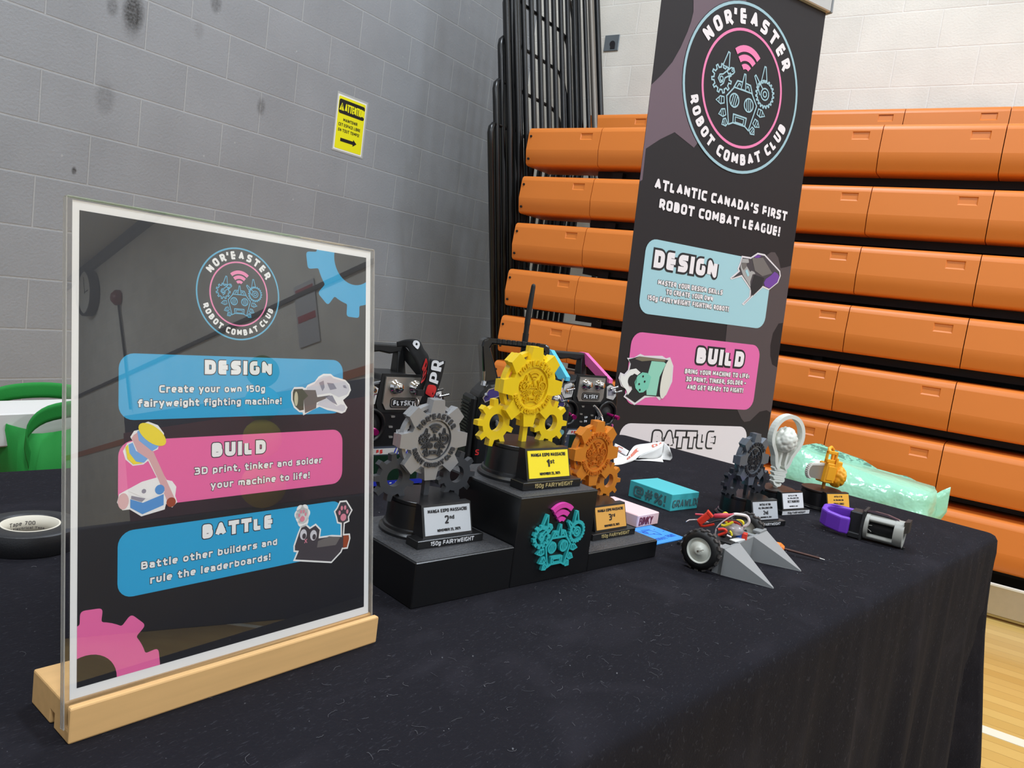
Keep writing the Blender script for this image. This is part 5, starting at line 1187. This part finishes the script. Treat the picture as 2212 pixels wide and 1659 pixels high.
    b.use(RWH); b.prism([[(-.044,.047),(.016,.047),(.018,.055),(-.040,.055)]],.003,.0036); b.use(TXR); put_text(b,'FS',-.034,-.024,.0485,.0050,.26,.004); b.use(LBL)
    for i in range(5): b.stroke([(-.006+.005*i,.047),(-.003+.005*i,.055)],.0018,False,.004)
    b.use(TXW); put_text(b,'-',-.008,-.004,.0048,.004,.24,.004); put_text(b,'L',.002,.0045,.0040,.0046,.24,.004); b.use(RWH); b.prism([[(-.044,.0048),(-.036,.0048),(-.036,.0082),(-.044,.0082)]],.0034,.0038)
    b.use(LCD); b.prism([[(-.036,.011),(.036,.011),(.036,.0455),(-.036,.0455)]],.003,.0036); b.build('display', t)
    for z_ in (.022,.034,.044):
        b = front(t); b.use(RSV); b.prism([rrect(-.0475,z_-.0016,-.0435,z_+.0016,.0008)],.003,.0042); b.build('display_button', t)
    # carry handle: a bar behind, two posts under it, braces running forward to the shoulders
    for sg_,bc in ((-1,blue),(1,pink)):
        x = sg_*.036
        b = MB().use(RB); b.add([(x-.0075,.062,.146),(x+.0075,.062,.146),(x+.0075,.082,.146),(x-.0075,.082,.146),(x-.0055,.071,.1875),(x+.0055,.071,.1875),(x+.0055,.083,.1875),(x-.0055,.083,.1875)],[(0,1,5,4),(1,2,6,5),(2,3,7,6),(3,0,4,7),(4,5,6,7),(3,2,1,0)],False); b.build('handle_post', t, bevel=.0012)
        b = MB().use(bc or RB); x0,x1 = sg_*.0425,(-.056 if sg_ < 0 else .049); w_ = .0045
        b.add([(x0-w_,.086,.190),(x0+w_,.086,.190),(x0+w_,.070,.190),(x0-w_,.070,.190),(x1-w_,.000,.150),(x1+w_,.000,.150),(x1+w_,.000,.143),(x1-w_,.000,.143),(x0-w_,.086,.179),(x0+w_,.086,.179),(x1-w_,.022,.143),(x1+w_,.022,.143)],[(0,1,2,3),(3,2,5,4),(4,5,6,7),(7,6,11,10),(10,11,9,8),(8,9,1,0),(0,3,4,10,8),(4,7,10),(1,9,11,5,2),(5,11,6)],False); b.build('handle_brace', t)
    b = MB().use(RBM); b.M = Matrix.Translation((0,.087,0)) @ Matrix.Rotation(PI/2,4,'X'); b.prism([[(-.036,.175),(-.030,.177),(-.018,.1745),(0,.177),(.018,.1745),(.030,.177),(.036,.175),(.038,.189),(-.038,.189)]],0,.018); b.build('handle_bar', t, bevel=.003)
    b = MB().use(pink or RB); b.box(.0755,.0785,.006,.040,.002,.064,.001); b.build('side_leg', t)
    b = MB().use(RB); b.box(-.040,.040,.040,.100,.002,.150,.006); b.build('back_shell', t)
    return t
flysky((-.7365,-2.6540,TZ),rad(-15),'black transmitter behind the sign with a black lanyard over its handle',None,None)
flysky((-.2720,-2.6940,TZ),rad(-20),'black transmitter with blue and pink handle braces, left of the banner',mat('sky_blue_brace',(84,190,224),.4),mat('rose_pink_brace',(240,104,172),.4))
# the boxier radio in the middle with an aerial
GLB = mat('gloss_black_plastic',(13,13,14),.16,coat=.4)
t = thing('radio_transmitter','boxy black transmitter with a tall aerial behind the yellow trophy','transmitter',(-.500,-2.700,TZ),rad(-35))
b = front(t); b.use(RB); b.prism([[(-.064,.0),(.064,.0),(.072,.012),(.077,.090),(.076,.122),(.060,.140),(.030,.148),(-.030,.148),(-.060,.140),(-.076,.122),(-.077,.090),(-.072,.012)]],-.052,0); b.build('body', t, bevel=.005)
for sg_ in (-1,1):
    b = MB().use(RBM); b.box(sg_*.079-.006,sg_*.079+.006,.006,.056,.010,.118,.004); 
    for i in range(14): b.box(sg_*.0855-.002,sg_*.0855+.001,.012,.050,.040+.005*i,.0425+.005*i)
    b.build('side_grip', t)
    b = front(t); b.use(RPU); b.prism([[(sg_*.034,.128),(sg_*.066,.112),(sg_*.070,.118),(sg_*.062,.132),(sg_*.040,.140)]],0,.0014); b.use(RSV); b.stroke([(sg_*.034,.128),(sg_*.066,.112),(sg_*.070,.118),(sg_*.062,.132),(sg_*.040,.140)],.0012,True,0,.0018); b.build('corner_panel', t)
    b = MB(); b.M = Matrix.Translation((sg_*.044,-.0005,.084)) @ Matrix.Rotation(PI/2,4,'X'); b.use(RB); b.torus(.0235,.0034,36,10,(0,0,.001)); b.use(RBM); b.lathe([(.0235,.0006),(.018,-.004),(.006,.003),(0,.004)],28,cap=False); b.build('gimbal', t)
    b = MB().use(SLV); x = sg_*.044; P0 = Vector((x,-.004,.084)); D_ = Vector((.012*sg_*.6,-.034,-.004))
    b.cyl(tuple(P0),tuple(P0+D_*.45),.0022,n=10)
    for i in range(4): b.cyl(tuple(P0+D_*(.45+.13*i)),tuple(P0+D_*(.54+.13*i)),.0042,n=12)
    b.cyl(tuple(P0+D_*.97),tuple(P0+D_*1.1),.0036,.0046,8); b.build('stick', t)
    b = MB().use(CRM); b.cyl((sg_*.066,.014,.136),(sg_*.066,.014,.143),.0052,.0040,8); b.tube([(sg_*.066,.014,.142),(sg_*.068,.014,.158)],[.0014,.0020],8); b.build('toggle_switch', t)
    b = MB().use(CRM); b.tube([(sg_*.062,-.002,.122),(sg_*.070,-.012,.126)],[.0016,.0022],8); b.build('toggle_switch', t)
    for z in (.108,.060):
        b = front(t); b.use(RBM); b.disc(sg_*.070,z,.0022,0,.001,10); b.build('case_screw', t)
b = front(t); b.use(LFR); b.prism([rrect(-.040,.010,.040,.050,.003)],0,.0014); b.use(LCD); b.prism([rrect(-.034,.014,.034,.046,.002)],.0014,.0018); b.build('display', t)
b = MB().use(CRM); b.M = Matrix.Translation((.052,-.001,.126)) @ Matrix.Rotation(PI/2,4,'X'); b.lathe([(.0075,0),(.0075,.007),(.0060,.0085),(0,.0085)],18); b.build('knob', t)
b = front(t); b.M = Matrix.Translation((0,.020,0)) @ Matrix.Rotation(PI/2,4,'X'); b.use(GLB)
b.prism([[(-.064,.136),(-.0755,.196),(-.0745,.2055),(-.066,.2095),(.032,.2095),(.0395,.2065),(.041,.198),(.034,.136)],[(-.040,.146),(-.0605,.195),(-.058,.2005),(.027,.2005),(.030,.196),(.022,.146)][::-1]],-.020,.002); b.build('carry_handle', t, bevel=.003)
for i in range(9):
    b = MB().use(RBM); b.box(-.052+.0085*i,-.047+.0085*i,.0170,.0190,.2030,.2102,.0004); b.build('grip_rib', t)
b = MB().use(RBM); b.cyl((.008,.050,.145),(.008,.050,.222),.0050,.0050,14); b.cyl((.008,.050,.222),(.008,.050,.236),.0043,.0043,14); b.tube([(.008,.050,.236),(.008,.050,.255),(.010,.050,.298),(.0101,.050,.301),(.0101,.050,.3025)],[.0048,.0047,.0036,.0030,.0012],14); b.build('aerial', t)
b = MB().use(TXR); b.M = Matrix.Translation((0,0,0)) @ Matrix.Rotation(PI/2,4,'X'); put_text(b,'S',-.071,-.065,.028,.009,.2,.0003,.0006); b.build('red_marking', t)

# ------------------------------------------------------------------ lanyards
def ribbon(mb, A, B_, n=5, thick=.0007):
    """cloth strip between two edge curves"""
    def spline(P, k):
        P = [Vector(p) for p in P]; out_ = []
        m = len(P)-1
        for i in range(m):
            p0 = P[max(0,i-1)]; p1 = P[i]; p2 = P[i+1]; p3 = P[min(m,i+2)]
            for j in range(k): s_ = j/k; out_.append(.5*((2*p1)+(p2-p0)*s_+(2*p0-5*p1+4*p2-p3)*s_*s_+(3*p1-p0-3*p2+p3)*s_**3))
        out_.append(P[-1]); return out_
    a = spline(A,n); b_ = spline(B_,n); m = len(a); K = 4
    v = []; f = []
    for i in range(m):
        for k in range(K+1): v.append(tuple(a[i].lerp(b_[i],k/K)))
    for i in range(m-1):
        for k in range(K): f.append((i*(K+1)+k,i*(K+1)+k+1,(i+1)*(K+1)+k+1,(i+1)*(K+1)+k))
    mb.add(v,f,True)
    return a,b_
def ribbon_text(mb, ab, txt, s0, s1, t0, t1, wt, m_, off):
    a,b_ = ab; m = len(a)-1; tmp = MB(); put_text(tmp,txt,0,1,0,1,wt,0); mb.use(m_)
    def at_(s_,t_):
        x = (s0+(s1-s0)*s_)*m; i = min(m-1,int(x)); fr_ = x-i; p = a[i].lerp(a[i+1],fr_); q = b_[i].lerp(b_[i+1],fr_); return tuple(p.lerp(q,t0+(t1-t0)*(1-t_))+Vector(off))
    mb.add([at_(x,y) for x,y,z in tmp.v], tmp.f, False)
def solidify(o, th=.0008):
    md = o.modifiers.new('cloth','SOLIDIFY'); md.thickness = th; md.offset = 0
LW = mat('white_lanyard_cloth',(232,230,226),.75,bump=.2,bscale=1500); LR = mat('faded_red_print',(206,110,88),.7)
t = thing('lanyard','crumpled white lanyard with red print, in front of the banner','lanyard',(0,0,0),0,'lanyards')
b = MB().use(LW)
S1 = ribbon(b,[(-.1262,-2.6914,.753),(-.1402,-2.7139,.752),(-.1595,-2.7377,.751)],[(-.1427,-2.6964,.745),(-.1639,-2.7207,.745),(-.1835,-2.7444,.745)])
o = b.build('strap_fold', t); solidify(o)
b = MB().use(LW)
S2 = ribbon(b,[(-.1409,-2.6957,.744),(-.1974,-2.75,.747),(-.1656,-2.7426,.752),(-.1292,-2.7366,.759),(-.109,-2.7538,.765),(-.0903,-2.7673,.769),(-.0846,-2.7756,.771)],[(-.258,-2.7562,.738),(-.2283,-2.7607,.738),(-.176,-2.7587,.739),(-.1548,-2.7603,.747),(-.1298,-2.7714,.757),(-.105,-2.7756,.765),(-.0855,-2.7762,.771)])
S3 = ribbon(b,[(-.154,-2.7606,.747),(-.1316,-2.7722,.757),(-.1068,-2.7764,.765),(-.085,-2.7756,.77)],[(-.1595,-2.7578,.741),(-.1243,-2.7752,.741),(-.1102,-2.78,.743),(-.1015,-2.7824,.745)])
ribbon(b,[(-.0835,-2.7746,.77),(-.0917,-2.7784,.757),(-.1041,-2.7827,.745),(-.1162,-2.7789,.74)],[(-.0943,-2.7923,.765),(-.1005,-2.799,.757),(-.0879,-2.7989,.745),(-.0923,-2.7972,.739)])
ribbon(b,[(-.1779,-2.7594,.74),(-.1209,-2.7738,.74),(-.1005,-2.7814,.744)],[(-.174,-2.7579,.7382),(-.1417,-2.7762,.7382),(-.1204,-2.795,.7378)])
o = b.build('strap', t); solidify(o)
up_ = Vector((math.cos(rad(205))*.0012,math.sin(rad(205))*.0012,.0008))
b = MB(); ribbon_text(b,S2,'CLASSIC',.22,.50,.30,.62,.22,LR,up_); ribbon_text(b,S2,'CLA',.70,.90,.30,.80,.22,LR,up_); ribbon_text(b,S1,'C',.25,.60,.15,.85,.12,LR,up_); b.build('printed_lettering', t)
LBK = mat('black_lanyard_cloth',(18,18,19),.8,bump=.2,bscale=1500)
t = thing('lanyard','black lanyard with red and white lettering draped over the transmitter behind the sign','lanyard',(0,0,0),0,'lanyards')
b = MB().use(LBK)
B1 = ribbon(b,[(-.7481,-2.6426,.9347),(-.7391,-2.6533,.9403),(-.7325,-2.6675,.9412),(-.7273,-2.673,.9306),(-.7192,-2.6773,.9185),(-.7213,-2.6788,.8929),(-.7245,-2.6779,.8727)],[(-.7465,-2.643,.9284),(-.7392,-2.6533,.9294),(-.7414,-2.6651,.9203),(-.7337,-2.6713,.9072),(-.7276,-2.675,.8923),(-.7318,-2.676,.8822),(-.7353,-2.675,.8757)])
o = b.build('strap', t); solidify(o)
b = MB().use(LBK); B2 = ribbon(b,[(-.7252,-2.6839,.9188),(-.7255,-2.6839,.8938),(-.7275,-2.6833,.8757),(-.729,-2.6778,.8553)],[(-.6999,-2.6907,.9168),(-.7036,-2.6897,.8892),(-.7111,-2.6877,.8669),(-.7143,-2.6817,.858)])
o = b.build('strap_end', t); solidify(o)
fw = Vector((-.0011,-.0016,.0))
b = MB(); ribbon_text(b,B2,'B',.72,.44,.12,.88,.22,TXR,fw); ribbon_text(b,B2,'PR',.40,.02,.12,.90,.2,TXW,fw); ribbon_text(b,B1,'RO',.60,.84,.20,.85,.2,TXR,fw); ribbon_text(b,B1,'O',.26,.40,.12,.5,.3,TXW,Vector((-.001,-.0012,.001))); b.build('printed_lettering', t)
b = MB().use(mat('gunmetal',(70,70,72),.3,.7)); P4 = [(-.7447,-2.6829,.8773),(-.7344,-2.6856,.8776),(-.7347,-2.6855,.8692),(-.7443,-2.683,.8697)]
fwd = Vector((-.0014,-.0048,0)); b.add([tuple(Vector(p)) for p in P4]+[tuple(Vector(p)+fwd) for p in P4],[(0,1,2,3),(7,6,5,4),(0,4,5,1),(1,5,6,2),(2,6,7,3),(3,7,4,0)],False); b.build('crimp', t)
b = MB().use(CRM); b.M = Matrix.Translation((-.7425,-2.6850,.8590)) @ Matrix.Rotation(rad(60),4,'Z') @ Matrix.Rotation(PI/2,4,'X'); b.torus(.0070,.0008,24,8); b.build('split_ring', t)
b = MB().use(SLV); b.cyl((-.7425,-2.6860,.8520),(-.7520,-2.6860,.8400),.0030,.0022,10); b.build('clip', t)
# silver key clip hanging in front of the right-hand radio
t = thing('key_clip','silver spring clip and split ring hanging in front of the blue and pink transmitter','key ring',(0,0,0))
b = MB().use(SLV); b.tube([(-.293,-2.7176,.8423),(-.2841,-2.7209,.8349),(-.2735,-2.7240,.8225)],[.0016,.0030,.0040],8); b.build('clip_body', t)
b = MB().use(CRM); b.tube([(-.2735,-2.7240,.8225),(-.2800,-2.7230,.8170),(-.2870,-2.7200,.8150),(-.2850,-2.7200,.8230)],.0012,8); b.build('clip_hook', t)
b = MB().use(CRM); b.M = Matrix.Translation((-.2760,-2.7240,.8100)) @ Matrix.Rotation(rad(52),4,'Z') @ Matrix.Rotation(PI/2,4,'X'); b.torus(.0135,.0009,36,8); b.torus(.0132,.0009,36,8,(0,0,.0016)); b.build('split_ring', t)
b = MB().use(CRM); b.tube([(-.2760,-2.7240,.7965),(-.2775,-2.7245,.7900),(-.2800,-2.7250,.7850)],.0016,8); b.build('chain_link', t)
b = MB().use(LW); ribbon(b,[(-.2930,-2.7260,.7860),(-.2900,-2.7290,.7800),(-.2880,-2.7300,.7380)],[(-.2790,-2.7260,.7860),(-.2760,-2.7290,.7800),(-.2740,-2.7300,.7380)]); o = b.build('white_tab', t); solidify(o)

# ================================================================== behind the table
RDP = mat('red_moulded_plastic',(200,32,28),.3)
t = thing('plastic_chair','red moulded plastic chair behind the table at the far left','chair',(-1.205,-2.10,0),rad(180))
b = MB().use(RDP); n = 14
v = []; f = []
for i in range(n+1):
    s_ = i/n
    for k in range(9):
        x = -.20+.40*k/8; w_ = 1-.55*max(0,s_-.55)**1.4*1.8
        v.append((x*w_, .19-.10*math.sin(s_*1.3)+.05*((k-4)/4)**2*-1, .43+.33*s_-.05*((k-4)/4)**2*max(0,s_-.6)))
for i in range(n):
    for k in range(8): f.append((i*9+k,i*9+k+1,(i+1)*9+k+1,(i+1)*9+k))
b.add(v,f,True); o = b.build('backrest', t); solidify(o,.006)
b = MB().use(RDP); b.box(-.21,.21,-.20,.20,.42,.445,.01); b.build('seat', t)
for x in (-.18,.18):
    for y in (-.17,.17): b = MB().use(SLV); b.cyl((x*1.1,y*1.1,0),(x,y,.422),.011,n=10); b.build('leg', t)
BAGG = mat('green_nonwoven_cloth',(20,132,48),.8,bump=.3,bscale=700); 
t = thing('stool','low black stool under the green bag behind the table','stool',(-.700,-2.09,0))
b = MB().use(BLKM); b.box(-.245,.30,-.14,.14,.40,.43,.008); b.build('seat', t)
for x in (-.25,.25):
    for y in (-.11,.11): b = MB().use(BLKM); b.cyl((x*1.05,y*1.05,0),(x,y,.402),.012,n=10); b.build('leg', t)
t = thing('shopping_bag','green cloth shopping bag behind the table left of the sign','bag',(-.720,-2.09,.43))
b = MB().use(BAGG); rows_ = []
for z,w_,d_ in ((0,.245,.085),(.06,.252,.09),(.14,.258,.088),(.22,.264,.082),(.300,.266,.076)):
    r_ = []
    for k in range(40):
        a = 2*PI*k/40; c_,s_ = math.cos(a),math.sin(a); e = .35
        x = w_*math.copysign(abs(c_)**e,c_); y = d_*math.copysign(abs(s_)**e,s_); wob = .006*math.sin(k*2.3+z*30)+.004*math.sin(k*5.1-z*60)
        r_.append((x+wob*c_,y+wob*s_,z+(.006*math.sin(k*.7) if z > .27 else 0)))
    rows_.append(r_)
v = [p for r_ in rows_ for p in r_]; f = [tuple(range(40))[::-1]]
for i in range(4):
    for k in range(40): k2 = (k+1)%40; f.append((i*40+k,i*40+k2,(i+1)*40+k2,(i+1)*40+k))
b.add(v,f,True); o = b.build('bag_body', t); solidify(o,.002)
for y in (-.078,.078):
    b = MB().use(BAGG); A = [(-.255,y,.270),(-.262,y,.310),(-.235,y,.338),(-.17,y,.345),(-.11,y,.336),(-.085,y*.9,.318),(-.13,y,.285)]; Bq = [(p[0],p[1]+.004,p[2]-.026) for p in A]
    ribbon(b,A,Bq); o = b.build('handle', t); solidify(o,.002)
t = thing('cardboard_box','white folded carton sticking out of the green bag','box',(-.735,-2.09,.55),rad(-3))
b = MB().use(mat('white_card',(212,208,204),.6)); b.box(-.272,.17,-.050,.050,.150,.200,.002); b.use(mat('white_card_fold',(190,188,186),.6)); b.box(-.16,-.11,-.052,-.050,.168,.199); b.build('carton', t)
t = MB().use(mat('yellow_paper',(240,214,40),.5)); lumps(t,(-.845,-2.15,.748),.020,4,.1,18,12,(1.2,.6,1)); t.build('toy_ball',label='small yellow round thing poking out of the green bag',cat='toy')
# green plastic bundle on the floor
MG = mat('mint_plastic_film',(158,220,188),.2,spec=.8,bump=.4,bscale=16)
def bundle():
    mb = MB().use(MG); n = 64; m = 26; rng = random.Random(8); K_ = [(rng.uniform(6,26),rng.uniform(6,26),rng.uniform(6,26),rng.uniform(0,6.3),rng.uniform(.004,.012)) for _ in range(14)]
    v = []; f = []
    for i in range(m+1):
        z = .645*i/m
        for k in range(n):
            a = 2*PI*k/n; c_,s_ = math.cos(a),math.sin(a); e = .42; sh = 1-.30*max(0,(i/m-.86)/.14)**2
            x = .135*math.copysign(abs(c_)**e,c_)*sh; y = .232*math.copysign(abs(s_)**e,s_)*(1-.04*max(0,(i/m-.86)/.14)**2)
            w_ = sum(q[4]*abs(math.sin(q[0]*x+q[1]*y+q[2]*z+q[3])) for q in K_)-.05
            zz_ = z+(.012*math.sin(y*21)+.01*math.sin(y*47+1)) if i == m else z
            v.append((x+w_*c_*.8,y+w_*s_*.5,zz_+.036*(i/m)*(y/.25)-.02*(i/m)))
    for i in range(m):
        for k in range(n): k2 = (k+1)%n; f.append((i*n+k,i*n+k2,(i+1)*n+k2,(i+1)*n+k))
    f.append(tuple(m*n+k for k in range(n))); mb.add(v,f,True); return mb
t = thing('plastic_bundle','mint green plastic-wrapped bundle on the floor between the table and the bleachers','bundle',(1.15,-2.945,0),0)
bundle().build('wrapped_pack', t)
b = MB().use(MG); A = [(-.06,-.18,.590),(-.02,-.225,.588),(.0,-.250,.606),(.02,-.268,.618)]; Bq = [(-.06,-.195,.53),(-.02,-.235,.50),(.0,-.255,.51),(.02,-.270,.54)]
ribbon(b,A,Bq,6); o = b.build('gathered_corner', t); solidify(o,.002)

# ================================================================== the far end of the hall, mirrored in the acrylic
CLKW = mat('clock_face',(226,224,214),.4)
t = thing('wall_clock','round black-rimmed wall clock high on the cream wall, mirrored in the sign','clock',(3.29,-17.1,4.75))
b = MB().use(BLKM); b.M = Matrix.Rotation(-PI/2,4,'Y'); b.lathe([(.42,0),(.42,.14),(.38,.15),(.38,.11),(0,.11)],40); b.build('rim', t)
b = MB().use(CLKW); b.M = Matrix.Rotation(-PI/2,4,'Y'); b.disc(0,0,.375,.112); b.build('dial', t)
b = MB().use(BLKM); b.box(-.118,-.114,-.008,.008,-.02,.28); b.box(-.118,-.114,-.02,.18,-.008,.008); b.build('hands', t)
t = thing('alarm_horn','small red fire alarm horn on the cream wall, mirrored in the sign','alarm',(3.29,-15.8,4.35))
b = MB().use(mat('alarm_red',(128,46,44),.4)); b.M = Matrix.Rotation(-PI/2,4,'Y'); b.lathe([(.13,0),(.13,.06),(.07,.12),(0,.12)],24); b.build('horn', t)
b = MB().use(BLKM); b.tube([(-.02,.0,-.10),(-.02,.1,-1.0),(-.02,.16,-1.9)],.02,8); b.build('conduit', t)
t = thing('notice_board','white notice with two red headings on the cream wall, mirrored in the sign','notice',(3.294,-10.1,2.80))
b = MB().use(mat('notice_grey',(188,188,190),.4)); b.box(-.01,0,-.22,.22,-.36,.36); b.build('board', t)
b = MB().use(mat('notice_red',(168,50,56),.4)); b.box(-.013,-.009,-.19,.19,.22,.31); b.build('heading', t)
b = MB().use(mat('notice_red',(168,50,56),.4)); b.box(-.013,-.009,-.19,.19,-.08,.0); b.build('heading', t)
t = thing('market_stall','dark draped market stall with a pink charm board, mirrored in the sign','stall',(1.45,-7.55,0),rad(58))
b = MB().use(mat('navy_drape',(34,36,58),.8)); b.box(-6.0,1.6,-.35,.35,0,.76,.01); b.build('draped_table', t)
b = MB().use(mat('mauve_board',(150,96,112),.6)); b.box(-1.25,1.1,.10,.14,.76,1.42,.004); b.build('charm_board', t)
b = MB().use(mat('slate_panel',(78,84,110),.6)); b.box(-1.25,1.1,.08,.12,1.42,1.55,.004); b.build('header_board', t)
rng = random.Random(5)
for i in range(26):
    b = MB().use(mat('charm_'+['cream','rose','moss','ink'][i%4],[(200,190,170),(190,90,110),(90,110,70),(40,36,40)][i%4],.4)); lumps(b,(-1.1+.085*i,.09,.86+.11*(i*5%6)),.030,i,.1,10,8,(1,.4,1)); b.build('charm', t)
for nm,lb,c_,p_,r_ in (('plush_toy','round green plush toy on top of the mirrored stall',(96,128,62),(1.20,-7.35,1.68),.11),('plush_toy','round cyan plush toy under the green one on the mirrored stall',(60,160,190),(1.18,-7.36,1.46),.12),('plush_toy','yellow plush toy at the bottom of the plush stack on the mirrored stall',(196,176,66),(1.16,-7.37,1.22),.13),('plush_toy','second yellow plush toy resting on the mirrored stall top',(190,170,70),(1.14,-7.38,.90),.15)):
    b = MB().use(mat('plush_%d_%d'%(c_[0],c_[1]),c_,.95)); lumps(b,p_,r_,3,.05,24,16); b.build(nm,label=lb,cat='plush toy',group='plush toys on the stall')
